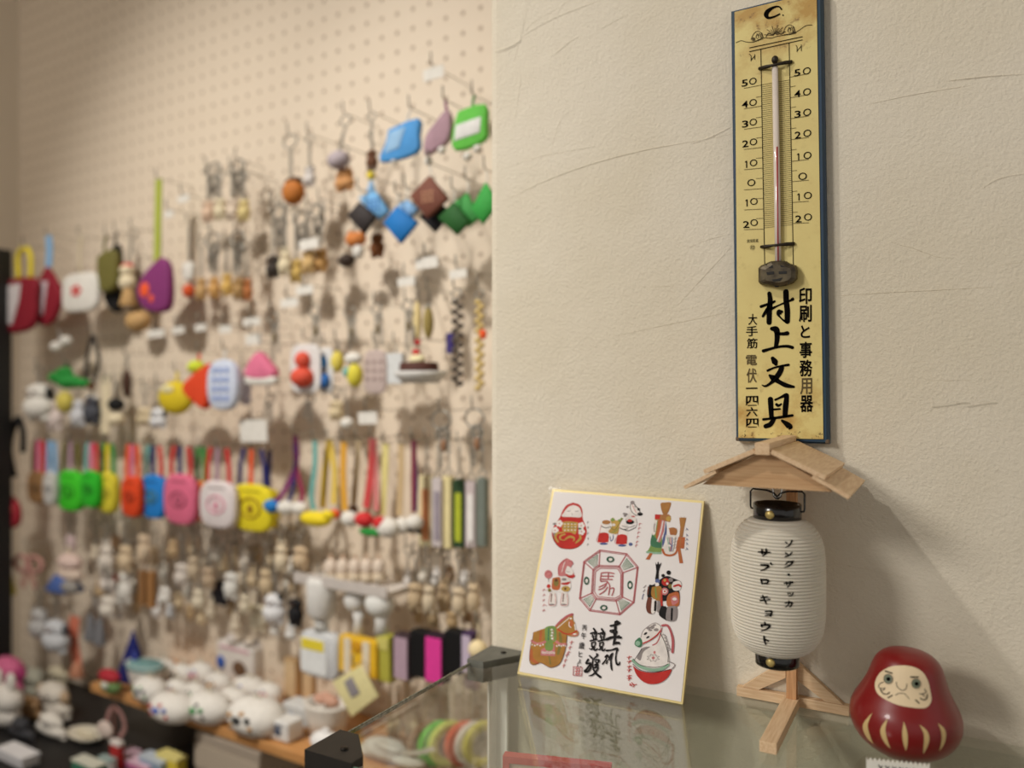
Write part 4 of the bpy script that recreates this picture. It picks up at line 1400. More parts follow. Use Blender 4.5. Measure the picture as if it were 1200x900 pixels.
prof = []
NRIB, SUB = 42, 6
for i in range(NRIB * SUB + 1):
    t_ = i / (NRIB * SUB)
    zz = LB + (LT - LB) * t_
    k_ = abs(math.sin(math.pi * i / SUB))
    prof.append((lrad(zz) - 0.00085 * (1 - k_) + 0.00022 * k_, zz))
b = WMB()
b.lathe(prof, 72, 0, T(LX, LY_, 0))
body = b.build('paper_body', M_PAPER, lant)
def cap(z0, z1, r_):
    b = WMB()
    b.lathe([(r_ - 0.0011, z0 + 0.0004), (r_ - 0.0008, z0), (r_, z0 + 0.0003), (r_, z1 - 0.0003), (r_ - 0.0006, z1), (r_ - 0.0014, z1 - 0.0004), (r_ - 0.0014, z0 + 0.0022), (0.0001, z0 + 0.0022)], 40, 0, T(LX, LY_, 0))
    return b.build('rim', M_LACQ, lant)
c1 = cap(1.0782, 1.0878, 0.0139)
b = WMB()
rb_ = 0.0126
b.lathe([(0.0001, 0.9935), (rb_ - 0.0012, 0.9935), (rb_ - 0.0012, 0.9918), (rb_ - 0.0005, 0.9915), (rb_, 0.9919), (rb_, 0.9998), (rb_ - 0.0006, 1.0001)], 40, 0, T(LX, LY_, 0))
c2 = b.build('rim', M_LACQ, lant)
for par, zz, rr in ((c1, 1.0826, 0.0139), (c2, 0.9958, 0.0126)):
    an = RAD(-97)
    b = WMB()
    M_ = T(LX + rr * math.cos(an), LY_ + rr * math.sin(an), zz) @ Rz(an) @ Ry(RAD(90))
    b.lathe([(0.0026, -0.0004), (0.0026, 0.0003), (0.0019, 0.0010), (0.0010, 0.0013), (0, 0.0014)], 20, 0, M_)
    b.build('rivet', M_BRASS, par)
b = WMB()
hw = 0.0156
pts = [(-0.0134, 1.0836), (-hw + 0.0004, 1.0838), (-hw, 1.0852), (-hw, 1.0940), (-hw + 0.0014, 1.0956), (-0.0060, 1.0952), (-0.0020, 1.0938), (0, 1.0924), (0.0020, 1.0938), (0.0060, 1.0952), (hw - 0.0014, 1.0956), (hw, 1.0940), (hw, 1.0852), (hw - 0.0004, 1.0838), (0.0134, 1.0836)]
b.tube([(LX + x_, LY_ - 0.0002, z_ - (0.0006 if abs(x_) < 0.001 else 0)) for x_, z_ in pts], 0.00058, 8)
b.build('wire_handle', M_LACQ, lant)
# lettering follows the paper
bvh_l = BVHTree.FromPolygons([Vector((r_ * math.cos(a_), r_ * math.sin(a_), z_)) + Vector((LX, LY_, 0)) for r_, z_ in [(lrad(LB + (LT - LB) * i / 60) + 0.00025, LB + (LT - LB) * i / 60) for i in range(61)] for a_ in [2 * math.pi * k / 96 for k in range(96)]],
                             [(i * 96 + k, i * 96 + (k + 1) % 96, (i + 1) * 96 + (k + 1) % 96, (i + 1) * 96 + k) for i in range(60) for k in range(96)])
def on_lantern(px, py):
    r = ray(px, py)
    h = bvh_l.ray_cast(CAM, r.normalized())
    return h[0] if h[0] is not None else CAM + r * 0.47
K = z(860, 620, 10.0)
K2 = z(860, 690, 10.0)
b = WMB()
ink = []
def ls(tr, pts, w):
    stroke(b, [tr(p if len(p) > 2 else (p[0], p[1], w)) for p in pts], on_lantern, 0)
for pts in ([(285, 266, 16), (350, 270, 22), (430, 274, 16)], [(328, 240, 20), (330, 290, 20)], [(378, 235, 22), (376, 280, 24), (335, 318, 12)], [(318, 420, 22), (405, 428, 26), (380, 460, 22), (315, 488, 12)], [(432, 398, 22), (440, 412, 24)],
            [(320, 590, 26), (330, 638, 22)], [(318, 592, 18), (400, 598, 24), (388, 638, 22)], [(330, 636, 14), (395, 634, 20)], [(318, 806, 18), (392, 793, 18)], [(308, 838, 18), (420, 824, 20)], [(338, 780, 20), (356, 820, 22), (380, 876, 18)]):
    ls(K, pts, 20)
for pts in ([(365, 268, 14), (440, 262, 22), (432, 316, 24)], [(370, 292, 12), (430, 290, 14)], [(365, 316, 12), (432, 314, 16)], [(362, 395, 22), (368, 412, 20)], [(322, 422, 22), (328, 442, 22)], [(325, 425, 20), (418, 428, 26), (395, 465, 22), (320, 495, 12)], [(352, 558, 20), (356, 600, 22), (372, 648, 18)], [(365, 592, 22), (402, 612, 20)]):
    ls(K2, pts, 20)
for pts in ([(605, 152, 16), (622, 165, 18)], [(682, 135, 20), (655, 185, 20), (605, 216, 10)], [(605, 280, 18), (625, 292, 18)], [(682, 272, 14), (650, 305, 22), (602, 325, 16)], [(640, 378, 18), (605, 415, 14)], [(640, 385, 16), (690, 382, 22), (655, 425, 20), (590, 452, 10)], [(688, 375, 14), (700, 372, 14)], [(640, 532, 28), (646, 536, 28)],
            [(590, 636, 14), (690, 628, 18)], [(615, 622, 16), (622, 650, 16)], [(660, 615, 18), (655, 650, 20), (625, 684, 10)], [(680, 615, 12), (692, 618, 12)], [(632, 750, 14), (640, 762, 14)], [(655, 748, 14), (662, 760, 14)], [(695, 745, 14), (680, 775, 18), (642, 788, 10)]):
    ls(K, pts, 16)
for pts in ([(600, 165, 16), (680, 160, 20), (665, 205, 20), (650, 208, 10)], [(645, 145, 18), (640, 185, 18), (602, 215, 10)]):
    ls(K2, pts, 16)
b.build('lettering', M_INK, body)

# ------------------------------------------------------------------ red roly-poly doll
M_RED = mat('red_lacquer', (126, 15, 17), 0.36, noise=0.12, nscale=30, coat=0.25)
M_FACE = mat('cream_paint', (222, 200, 164), 0.6)
M_LINE = mat('brown_line', (96, 86, 70), 0.6)
M_EYE = mat('green_grey_eye', (112, 120, 98), 0.6)
M_STRP = mat('gold_stripe', (206, 178, 122), 0.55)
DXc = at_depth(1058, 828, 0.447)
dX, dY = DXc.x, DXc.y
tilt = RAD(3.2)
pf = [(0, 808), (120, 808), (150, 795), (205, 765), (262, 715), (300, 655), (318, 600), (322, 550), (316, 500), (300, 455), (277, 410), (255, 365), (235, 320), (217, 265), (204, 220), (190, 185), (165, 150), (128, 121), (80, 104), (35, 98), (0, 97)]
kz = 0.0590 / (808 - 97)
kr = 0.0288 / 322
prof = smooth_line([(r_ * kr, (808 - y_) * kz) for r_, y_ in pf], 3)
prof = [(max(r_, 0), max(z_, 0)) for r_, z_ in prof]
doll = thing('roly_poly_doll', 'red roly-poly doll with frowning cream face and gold stripes on its belly', 'figurine', (dX, dY, GZ))
b = WMB()
Mt = T(dX, dY, GZ + 0.0003) @ Rz(PSI) @ Ry(tilt) @ Rz(-PSI)
b.lathe(prof, 64, 0, Mt)
mz = min(p.z for p in b.v)
for p in b.v:
    p.z += GZ + 0.0001 - mz
bvh_d = BVHTree.FromPolygons(b.v, b.f)
db = b.build('body', M_RED, doll)
def on_doll(lift):
    def f(px, py):
        r = ray(px, py).normalized()
        h = bvh_d.ray_cast(CAM, r)
        if h[0] is None:
            h = bvh_d.find_nearest(CAM + r * 0.46)
        n_ = h[1] if h[1].dot(r) < 0 else -h[1]
        return h[0] + n_ * lift
    return f
G = z(970, 740, 5.217)
b = WMB()
patch(b, [G(p) for p in [(470, 208), (390, 215), (330, 245), (298, 290), (290, 340), (310, 385), (360, 420), (430, 450), (510, 465), (580, 470), (615, 455), (632, 420), (625, 360), (610, 300), (580, 250), (530, 220)]], on_doll(0.00025), 0, True, 4, 8)
face = b.build('face', M_FACE, doll)
b = WMB()
fl = on_doll(0.0005)
def ln(pts, w, mi=0):
    stroke(b, [(G(p)[0], G(p)[1], w) for p in pts], fl, mi)
ln([(355, 243), (395, 256)], 1.5); ln([(507, 279), (550, 279)], 1.6)
ln([(340, 310), (318, 325), (318, 345), (345, 350), (352, 345)], 0.9, 1); ln([(325, 355), (340, 380), (365, 384), (380, 374)], 1.2); ln([(352, 350), (340, 362)], 1.0, 1); ln([(370, 407), (395, 392)], 1.4)
ln([(590, 352), (598, 372), (572, 382), (560, 380)], 1.0, 1); ln([(606, 385), (600, 412), (580, 418), (565, 408)], 1.2); ln([(575, 384), (590, 396)], 1.0, 1); ln([(536, 420), (556, 438)], 1.4)
ln([(420, 310), (428, 340), (455, 360), (478, 350), (484, 320)], 0.9, 1); ln([(415, 390), (440, 378), (470, 382), (497, 412)], 0.8, 1)
fe = on_doll(0.0006)
for ex, ey in ((373, 291), (538, 318)):
    patch(b, oval(*G((ex, ey)), 25 / 5.217, 28 / 5.217, 16), fe, 2)
    patch(b, oval(*G((ex + 2, ey + 1)), 12 / 5.217, 13 / 5.217, 12), on_doll(0.0008), 0)
    stroke(b, [G((ex + 25 * math.cos(t_), ey + 28 * math.sin(t_))) for t_ in [k * math.pi / 8 for k in range(17)]], on_doll(0.0008), 1, 0.9)
b.build('features', [M_INK, M_LINE, M_EYE], face)
b = WMB()
fd = on_doll(0.00025)
for pts in ([(272, 500, 2), (238, 555, 24), (232, 590, 32), (250, 640, 24), (278, 684, 2)], [(366, 535, 2), (340, 590, 28), (342, 630, 32), (362, 680, 20), (384, 712, 2)], [(465, 553, 2), (470, 610, 28), (473, 650, 32), (476, 690, 24), (478, 728, 2)],
            [(562, 572, 2), (596, 615, 26), (604, 660, 32), (595, 705, 22), (584, 745, 2)], [(674, 563, 2), (700, 600, 24), (708, 640, 26), (700, 685, 20), (682, 728, 2)]):
    stroke(b, [G(p) for p in pts], fd, 0)
b.build('belly_stripes', M_STRP, doll)

# pinked white tag in front of the doll
tg0, tg1 = at_depth(1015.5, 887, 0.4235), at_depth(1089.5, 896, 0.4165)
td = tg1 - tg0
yaw = math.atan2(td.y, td.x)
tagt = thing('zigzag_price_tag', 'small white tag with zigzag cut edge standing before the red doll', 'price tag', (tg0.x, tg0.y, GZ), yaw)
W_ = math.hypot(td.x, td.y)
H0 = min(tg0.z, tg1.z) - GZ
b = MB()
nz_ = 14
pts = [(0, 0), (W_, 0)]
for i in range(nz_):
    pts.append((W_ - W_ * i / nz_, H0 + 0.0004)); pts.append((W_ - W_ * (i + 0.5) / nz_, H0 - 0.0012))
pts.append((0, H0 + 0.0004))
b.prism(pts, 0, 0.0009)
b.build('card', mat('white_tag', (240, 236, 226), 0.6), tagt)
b = MB()
tf = lambda x, y: Vector((x, -0.0002, y))
for i in range(7):
    x_ = 0.006 + i * 0.0034
    stroke(b, [(x_, H0 - 0.0030), (x_ + 0.0012, H0 - 0.0048)], tf, 0, 0.0006); stroke(b, [(x_ + 0.0016, H0 - 0.0032), (x_ + 0.0006, H0 - 0.0060)], tf, 0, 0.0005)
b.build('writing', M_INK, tagt)

# ------------------------------------------------------------------ goods on the pegboard
def gm(rgb, rough=0.75, metal=0.0):
    return mat('goods_%d_%d_%d%s' % (rgb[0], rgb[1], rgb[2], '_metal' if metal else ''), rgb, rough, metal, noise=0.10, nscale=120, spec=0.3)


STEEL = (150, 146, 138)
WHT, CRM, TAN, BRN, BLK, GRY = (226, 222, 214), (226, 212, 180), (196, 158, 106), (104, 66, 42), (17, 16, 18), (150, 146, 142)
RED, DRED, PNK, ORG, YEL, GRN, DGR, LGR = (206, 48, 50), (140, 26, 44), (226, 120, 152), (236, 92, 46), (236, 214, 52), (40, 142, 58), (32, 70, 36), (92, 214, 52)
BLU, LBL, NVY, PUR, MAU, TEAL, OLV, COR = (36, 124, 200), (138, 184, 226), (38, 40, 104), (132, 52, 112), (174, 142, 158), (110, 176, 170), (110, 104, 50), (222, 130, 104)


def lshapes(mb, shp, hx, hy, M, mi=0):
    v = 0.0
    if shp[0] == '@':
        v, shp = shp[1], shp[2]
    k = shp[0]
    X = lambda x: x - hx
    Z = lambda y: hy - y
    if k == 'b':
        rz = shp[5] if len(shp) > 5 else min(shp[3], shp[4])
        mb.ball((X(shp[1]), v, Z(shp[2])), (shp[3], rz, shp[4]), mi, M, 12, 8)
    elif k == 'p':
        e_ = shp[3] if len(shp) > 3 else 0.16
        mb.puff([(X(a), Z(b)) for a, b in smooth_line(list(shp[1]) + [shp[1][0]], 3)[:-1]], v - shp[2] / 2, v + shp[2] / 2, mi, M, e_)
    elif k == 's':
        mb.puff([(X(a), Z(b)) for a, b in shp[1]], v - shp[2] / 2, v + shp[2] / 2, mi, M, 0.06, 2)
    elif k == 'q':
        x, y, w_, h_, t_ = shp[1:6]
        ex = shp[6] if len(shp) > 6 else 4.0
        pts = []
        for i in range(28):
            a = 2 * math.pi * i / 28
            c, s_ = math.cos(a), math.sin(a)
            pts.append((X(x) + w_ / 2 * math.copysign(abs(c) ** (2 / ex), c), Z(y) + h_ / 2 * math.copysign(abs(s_) ** (2 / ex), s_)))
        mb.puff(pts, v - t_ / 2, v + t_ / 2, mi, M, 0.12, 3)
    elif k == 'x':
        x, y, w_, h_, t_ = shp[1:6]
        rot = RAD(shp[6]) if len(shp) > 6 else 0
        mb.box((0, 0, 0), (w_, t_, h_), mi, M @ T(X(x), v, Z(y)) @ Ry(rot), min(w_, h_, t_) * 0.12)
    elif k == 't':
        mb.tube([(X(a), v, Z(b)) for a, b in smooth_line(shp[1], 4)], shp[2], 6, mi, M)
    elif k == 'f':
        mb.tube([(X(a), v, Z(b)) for a, b in smooth_line(shp[1], 4)], 1, 4, mi, M, flat=(shp[2], 1.0))
    elif k == 'r':
        mb.ring((X(shp[1]), v, Z(shp[2])), shp[3], shp[4], 'Y', mi, M, 16, 5)
    elif k == 'c':
        x, y0, y1, r_ = shp[1:5]
        x1 = shp[5] if len(shp) > 5 else x
        n = max(2, int(abs(y1 - y0) / (r_ * 1.7)))
        for i in range(n):
            t_ = (i + 0.5) / n
            mb.ring((X(x + (x1 - x) * t_), v, Z(y0 + (y1 - y0) * t_)), r_, r_ * 0.34, 'Y' if i % 2 else 'X', mi, M, 8, 4)
    elif k == 'k':
        x, y0, y1, r0, r1 = shp[1:6]
        mb.lathe([(0.001, Z(y0)), (r0 * 0.92, Z(y0)), (r0, Z(y0 + (y1 - y0) * 0.06)), (r1, Z(y1 - (y1 - y0) * 0.06)), (r1 * 0.92, Z(y1)), (0.001, Z(y1))], 16, mi, M @ T(X(x), v, 0))
    elif k == 'l':                       # lathe: x, [(r, y) ...]
        mb.lathe([(max(r_, 0.001), Z(y)) for r_, y in shp[2]], 18, mi, M @ T(X(shp[1]), v, 0))


HOOKS = []


def put(root, parts, hx, hy):
    x, y, d = proj(root.location)
    s = d / FPX
    kx = abs(proj(Vector(root.location) + UP_ * 0.01)[0] - x) / 0.01
    M = S(1 / kx, s, s)
    made = {}
    for p in parts:
        nm, rgb, shapes = p[0], p[1], p[2:]
        metal = rgb == STEEL
        mb = MB()
        for sh in shapes:
            lshapes(mb, sh, hx, hy, M)
        par = root
        if '>' in nm:
            pn, nm = nm.split('>')
            par = made[pn]
        made[nm] = mb.build(nm, gm(rgb, 0.4 if metal else 0.72, 0.6 if metal else 0.0), par)
    return root


def goods(name, label, cat, hx, hy, off, parts, group=None, hook=True):
    """a thing hung from the pegboard at picture point hx, hy, off metres in front of it"""
    P = on_peg(hx, hy, off)
    r = thing(name, label, cat, tuple(P), PEGRZ, group)
    put(r, parts, hx, hy)
    if hook:
        HOOKS.append((hx, hy, off))
    return r


def stands(name, label, cat, px, py, zl, parts, group=None):
    """a thing standing on a level surface, its foot at picture point px, py"""
    P = on_level(px, py, zl)
    r = thing(name, label, cat, tuple(P), PEGRZ, group)
    return put(r, parts, px, py)


def charm(label, x, y, w_, h_, rgb, top, off=0.045, rgb2=None, kind='cat', cat='key charm', name='animal_charm', group=None, face=BRN):
    """small animal figure on a key ring and chain; top = height of the ring"""
    ring = [('key_ring', STEEL, ('r', x, top + 4, 4.5, 0.8)), ('chain', STEEL, ('c', x, top + 8, y - h_ * 0.42, 1.5))]
    hy = y - h_ * 0.22
    hr = min(w_, h_) * 0.36
    body = [('b', x, y + h_ * 0.16, w_ * 0.42, h_ * 0.34), ('b', x, hy, hr, hr * 0.92)]
    ears = []
    if kind == 'cat':
        ears = [('k', x - hr * 0.6, hy - hr * 1.25, hr * 0 + hy - hr * 0.4, 0.3, hr * 0.42), ('k', x + hr * 0.6, hy - hr * 1.25, hy - hr * 0.4, 0.3, hr * 0.42)]
    elif kind == 'dog':
        ears = [('b', x - hr * 0.9, hy, hr * 0.3, hr * 0.6), ('b', x + hr * 0.9, hy, hr * 0.3, hr * 0.6)]
    elif kind == 'bunny':
        ears = [('b', x - hr * 0.45, hy - hr * 1.3, hr * 0.25, hr * 0.7), ('b', x + hr * 0.45, hy - hr * 1.3, hr * 0.25, hr * 0.7)]
    legs = [('b', x - w_ * 0.22, y + h_ * 0.44, w_ * 0.17, h_ * 0.12), ('b', x + w_ * 0.22, y + h_ * 0.44, w_ * 0.17, h_ * 0.12)]
    parts = ring + [('figure', rgb, *(body + legs))]
    for e_ in ears:
        parts.append(('ear', rgb2 or rgb, e_))
    parts.append(('face', face, ('@', -hr * 0.86, ('b', x - hr * 0.35, hy - 1, hr * 0.12, hr * 0.14)), ('@', -hr * 0.86, ('b', x + hr * 0.35, hy - 1, hr * 0.12, hr * 0.14)), ('@', -hr * 0.9, ('b', x, hy + hr * 0.25, hr * 0.18, hr * 0.12))))
    return goods(name, label, cat, x, top, off, parts, group)


CARDL = 'small blank white price card clipped to the pegboard between hanging goods'


def card_(x, y, w_, h_, off=0.07):
    goods('price_card', CARDL, 'price card', x, y - h_ / 2, off, [('card', WHT, ('x', x, y, w_, h_, 0.8, -3)), ('clip', STEEL, ('@', 2.5, ('x', x, y - h_ / 2, w_ * 0.5, 2.0, 4)))], 'price cards on the pegboard', hook=False)
    HOOKS.append((x, y - h_ / 2 - 1, off - 0.002))


exec_rows = True
# --- far left: pouches
goods('red_pouch', 'dark red cloth pouch with pale slanted panel and yellow loops, far left of pegboard', 'pouch', 30, 288, 0.075, [
    ('bag', DRED, ('p', [(12, 325), (42, 327), (44, 350), (40, 384), (10, 389), (2, 370), (6, 345)], 9)), ('panel', (214, 206, 206), ('@', -4.6, ('s', [(10, 333), (29, 332), (27, 352), (19, 380), (4, 377)], 1.4))),
    ('loop', YEL, ('t', [(27, 290), (21, 300), (22, 326)], 2.6), ('t', [(31, 290), (36, 302), (36, 327)], 2.6))])
goods('red_pouch', 'slim dark red cloth pouch on a light blue strap beside the white square pouch', 'pouch', 57, 276, 0.06, [
    ('bag', DRED, ('p', [(56, 312), (66, 328), (73, 350), (62, 379), (44, 377), (42, 340)], 8)), ('panel', (206, 190, 196), ('@', -4.2, ('s', [(48, 330), (60, 330), (55, 369), (42, 369)], 1.4))),
    ('strap', LBL, ('f', [(57, 276), (58, 294), (57, 313)], 7))])
goods('white_pouch', 'white square pouch with rounded corners and small red flower emblem', 'pouch', 95, 276, 0.06, [
    ('bag', WHT, ('q', 95.5, 343, 42, 46, 8)), ('emblem', RED, *[('@', -4.2, ('b', 93 + 4 * math.cos(a * 1.257), 341 + 4.5 * math.sin(a * 1.257), 2.6, 2.8, 0.8)) for a in range(5)]), ('cord', CRM, ('t', [(95, 276), (93, 300), (95, 322)], 1.0))])
goods('olive_bag', 'olive green drawstring bag hanging beside the narrow black bag', 'bag', 126, 276, 0.055, [
    ('bag', OLV, ('p', [(116, 300), (124, 295), (137, 296), (139, 330), (132, 342), (118, 338)], 9)), ('cord', OLV, ('t', [(126, 276), (122, 288), (124, 297)], 1.3))])
goods('black_bag', 'narrow black bag behind and below the olive green bag', 'bag', 137, 272, 0.04, [
    ('bag', BLK, ('p', [(126, 300), (134, 288), (141, 292), (142, 350), (138, 367), (124, 350)], 9)), ('cord', BLK, ('t', [(137, 272), (135, 282), (136, 292)], 1.2))])
goods('doll_charm', 'little cream doll charm with red cap left of the purple pouch', 'key charm', 156, 268, 0.05, [
    ('key_ring', STEEL, ('r', 156, 274, 5, 0.8)), ('chain', STEEL, ('c', 155, 280, 308, 1.6, 150)), ('figure', CRM, ('b', 149, 330, 8, 10), ('b', 149, 316, 7, 7)), ('cap', RED, ('b', 149, 311, 7, 4)), ('skirt', TAN, ('k', 150, 336, 358, 4, 8))])
goods('wooden_charm', 'round tan wooden charm under the doll with the red cap', 'key charm', 162, 300, 0.035, [('cord', BRN, ('t', [(162, 300), (161, 360)], 0.9)), ('bead', TAN, ('b', 162, 376, 12, 13)), ('knot', BRN, ('b', 162, 362, 3, 3))])
goods('purple_pouch', 'purple pouch with orange flower print hanging from a long yellow-green strap', 'pouch', 186, 210, 0.06, [
    ('bag', PUR, ('p', [(190, 302), (200, 313), (201, 358), (190, 367), (171, 361), (162, 340), (172, 318)], 11)), ('print', ORG, ('@', -5.4, ('b', 174, 339, 6, 9, 1.2)), ('@', -5.2, ('b', 182, 350, 3, 5, 1.2))), ('strap', (166, 176, 66), ('f', [(186, 210), (185, 260), (184, 306)], 7.5))])
# --- cream and tan dolls of the second column
for i, (x, y, rg, lab) in enumerate(((244, 246, (220, 190, 164), 'small pinkish doll charm, leftmost of the upper pale row'), (258, 244, CRM, 'cream doll charm second from left in the upper pale row'),
                                    (272, 244, (224, 206, 186), 'pale doll charm third from left in the upper pale row'), (286, 245, (220, 200, 140), 'yellowish doll charm at the right end of the upper pale row'))):
    charm(lab, x, y, 15, 26, rg, 196 + (i % 2) * 6, 0.05 + 0.008 * (i % 2), kind=('dog', 'cat')[i % 2])
for i, (x, y, rg, lab) in enumerate(((236, 337, TAN, 'tan wooden animal charm at left of the lower tan row'), (251, 335, (208, 160, 96), 'honey coloured wooden animal charm, second of the lower tan row'), (266, 332, (220, 180, 100), 'yellow tan animal charm in the middle of the lower tan row'),
                                     (279, 336, (176, 140, 90), 'brownish animal charm fourth of the lower tan row'), (289, 338, (190, 120, 70), 'small russet animal charm ending the lower tan row'))):
    charm(lab, x, y, 14, 27, rg, 282 + (i % 2) * 7, 0.04 + 0.008 * (i % 2), kind=('cat', 'dog')[i % 2])
goods('red_white_charm', 'small charm, white above and orange red below, beside the lower tan row', 'key charm', 222, 262, 0.045, [('chain', STEEL, ('c', 222, 264, 306, 1.6)), ('top', WHT, ('q', 222, 318, 12, 22, 7)), ('base', (210, 84, 40), ('b', 221, 341, 6, 8))])
for a in ((215, 233, 13, 8), (198, 251, 10, 8), (183, 391, 19, 9), (209, 387, 14, 8), (235, 384, 13, 8), (264, 386, 14, 9), (295, 377, 20, 9), (297, 398, 18, 12), (339, 355, 20, 10), (357, 340, 20, 10), (476, 330, 20, 10), (500, 308, 26, 13), (537, 321, 20, 10),
          (508, 86, 24, 14), (297, 505, 32, 26), (431, 490, 22, 14), (362, 286, 22, 12)):
    card_(*a)
for x, y0, y1, lab in ((250, 192, 232, 'steel ring and chain bunch above the left of the upper pale dolls'), (279, 188, 230, 'steel ring and chain bunch above the right of the upper pale dolls'), (249, 274, 318, 'steel chain bunch above the left of the lower tan figures'), (278, 272, 318, 'steel chain bunch above the right of the lower tan figures'),
                       (328, 242, 290, 'steel chain bunch above the dark brown dog charm'), (352, 250, 292, 'steel chain bunch between the dark dog charm and the price card'), (372, 240, 284, 'steel chain bunch above the tan dog charm')):
    goods('key_ring_bunch', lab, 'key ring', x, y0, 0.045, [('key_ring', STEEL, ('r', x, y0 + 7, 8, 1.2), ('r', x + 2, y0 + 20, 6, 1.1)), ('chain', STEEL, ('c', x - 3, y0 + 14, y1, 2.2), ('c', x + 4, y0 + 12, y1, 2.2)), ('fob', (118, 108, 96), ('b', x, y0 + 30, 3, 6))])
# --- top right: cloth pouches
goods('blue_pouch', 'sky blue folded cloth pouch in the top row of goods', 'pouch', 482, 128, 0.08, [('bag', (76, 150, 214), ('p', [(456, 147), (491, 141), (492, 160), (489, 181), (446, 184), (453, 162)], 8, 0.08)), ('flap', (150, 190, 226), ('@', -4.2, ('s', [(459, 151), (478, 148), (470, 172), (452, 175)], 1.2))), ('cord', WHT, ('t', [(482, 128), (478, 136), (476, 146)], 1.0)), ('toggle', WHT, ('b', 462, 185, 4, 4))])
goods('mauve_pouch', 'dusty mauve cloth pouch between the sky blue and green pouches', 'pouch', 522, 118, 0.085, [('bag', (168, 136, 148), ('p', [(512, 142), (524, 130), (530, 140), (527, 165), (512, 174), (498, 178), (500, 156)], 8, 0.08)), ('cord', PUR, ('t', [(522, 118), (523, 126), (525, 134)], 1.4)), ('toggle', WHT, ('b', 502, 185, 4.5, 5.5), ('b', 518, 175, 4.5, 5))])
goods('green_pouch', 'bright green cloth pouch with white middle in the top row by the wall', 'pouch', 556, 112, 0.085, [('bag', (98, 190, 72), ('p', [(538, 127), (569, 125), (571, 150), (568, 168), (534, 173), (531, 150)], 8, 0.08)), ('panel', (222, 222, 220), ('@', -4.4, ('s', [(536, 144), (566, 140), (565, 158), (534, 162)], 1.4))), ('toggle', WHT, ('b', 548, 182, 5, 5), ('b', 560, 175, 5, 5)), ('cord', GRN, ('t', [(556, 112), (554, 120), (555, 128)], 1.3))])
charm('dark brown bear charm left of the sky blue pouch', 436, 186, 14, 26, BRN, 132, 0.06, kind='dog', name='bear_charm')
goods('bead_charm', 'yellow bead charm under the dark brown bear charm', 'key charm', 437, 168, 0.04, [('cord', BRN, ('t', [(437, 168), (436, 198)], 0.9)), ('bead', YEL, ('b', 435, 205, 4.5, 5.5)), ('tassel', LBL, ('k', 435, 211, 226, 1.5, 5))])
goods('ball_charm', 'grey mauve fuzzy ball charm above a tan figure', 'key charm', 405, 134, 0.06, [('key_ring', STEEL, ('r', 405, 141, 6, 0.8)), ('chain', STEEL, ('c', 405, 148, 174, 1.6, 398)), ('ball', (178, 166, 172), ('b', 397, 186, 12, 11)), ('cap', STEEL, ('b', 398, 175, 2, 2))])
charm('tan plump animal charm under the grey mauve ball', 404, 211, 26, 24, (206, 150, 96), 172, 0.05, kind='cat')
charm('little white animal charm with dark feet left of the grey mauve ball', 363, 206, 15, 24, (214, 208, 204), 158, 0.05, BLK, 'cat')
goods('acorn_charm', 'orange brown acorn shaped charm with dark cap', 'key charm', 340, 158, 0.06, [('key_ring', STEEL, ('r', 340, 166, 8, 0.9)), ('chain', STEEL, ('c', 341, 174, 208, 1.8)), ('nut', (190, 116, 50), ('b', 344, 226, 11, 15)), ('cap', (84, 52, 26), ('b', 344, 214, 10, 6))])
# --- folded squares
def sq(label, pts, rgb, off, name='cloth_square', trim=None, cord=WHT):
    cx_ = sum(p[0] for p in pts) / 4; cy_ = sum(p[1] for p in pts) / 4
    tp = min(pts, key=lambda p: p[1])
    parts = [('cloth', rgb, ('s', pts, 7)), ('cord', cord, ('t', [(tp[0], tp[1] - 14), (tp[0] + 1, tp[1] - 6), (tp[0], tp[1] + 2)], 0.9))]
    if trim:
        parts.append(('print', trim, *[('@', -3.7, ('b', cx_ + dx * 5, cy_ + dy * 5, 1.8, 1.8, 0.6)) for dx in (-1, 0, 1) for dy in (-1, 0, 1)]))
    goods(name, label, 'pouch', tp[0], tp[1] - 14, off, parts)
sq('light blue woven square pouch next to the charcoal square', [(420, 229), (440, 224), (457, 250), (445, 258)], (116, 174, 222), 0.075, trim=(70, 120, 190))
sq('charcoal square pouch hung by its corner', [(408, 251), (422, 237), (441, 256), (427, 275)], (52, 46, 46), 0.085)
sq('strong blue square pouch hung by its corner', [(450, 259), (466, 242), (490, 264), (470, 286)], (28, 116, 190), 0.09)
sq('pale blue pouch tip behind the strong blue square', [(466, 241), (477, 234), (491, 247), (481, 256)], (136, 180, 224), 0.08)
sq('chestnut brown patterned square pouch above the black one', [(481, 226), (504, 206), (526, 236), (501, 256)], (120, 72, 58), 0.085, trim=(186, 140, 110))
sq('black square pouch half hidden under the chestnut brown one', [(492, 252), (512, 236), (530, 250), (510, 272)], (30, 28, 32), 0.07)
sq('dark green square pouch, first of the three greens', [(514, 253), (532, 237), (551, 262), (536, 276)], (38, 92, 40), 0.09)
sq('mid green square pouch, middle of the three greens', [(530, 237), (548, 226), (562, 257), (549, 266)], (66, 150, 74), 0.08)
sq('grass green square pouch touching the plaster wall edge', [(553, 242), (570, 214), (584, 240), (566, 262)], (58, 160, 70), 0.085)
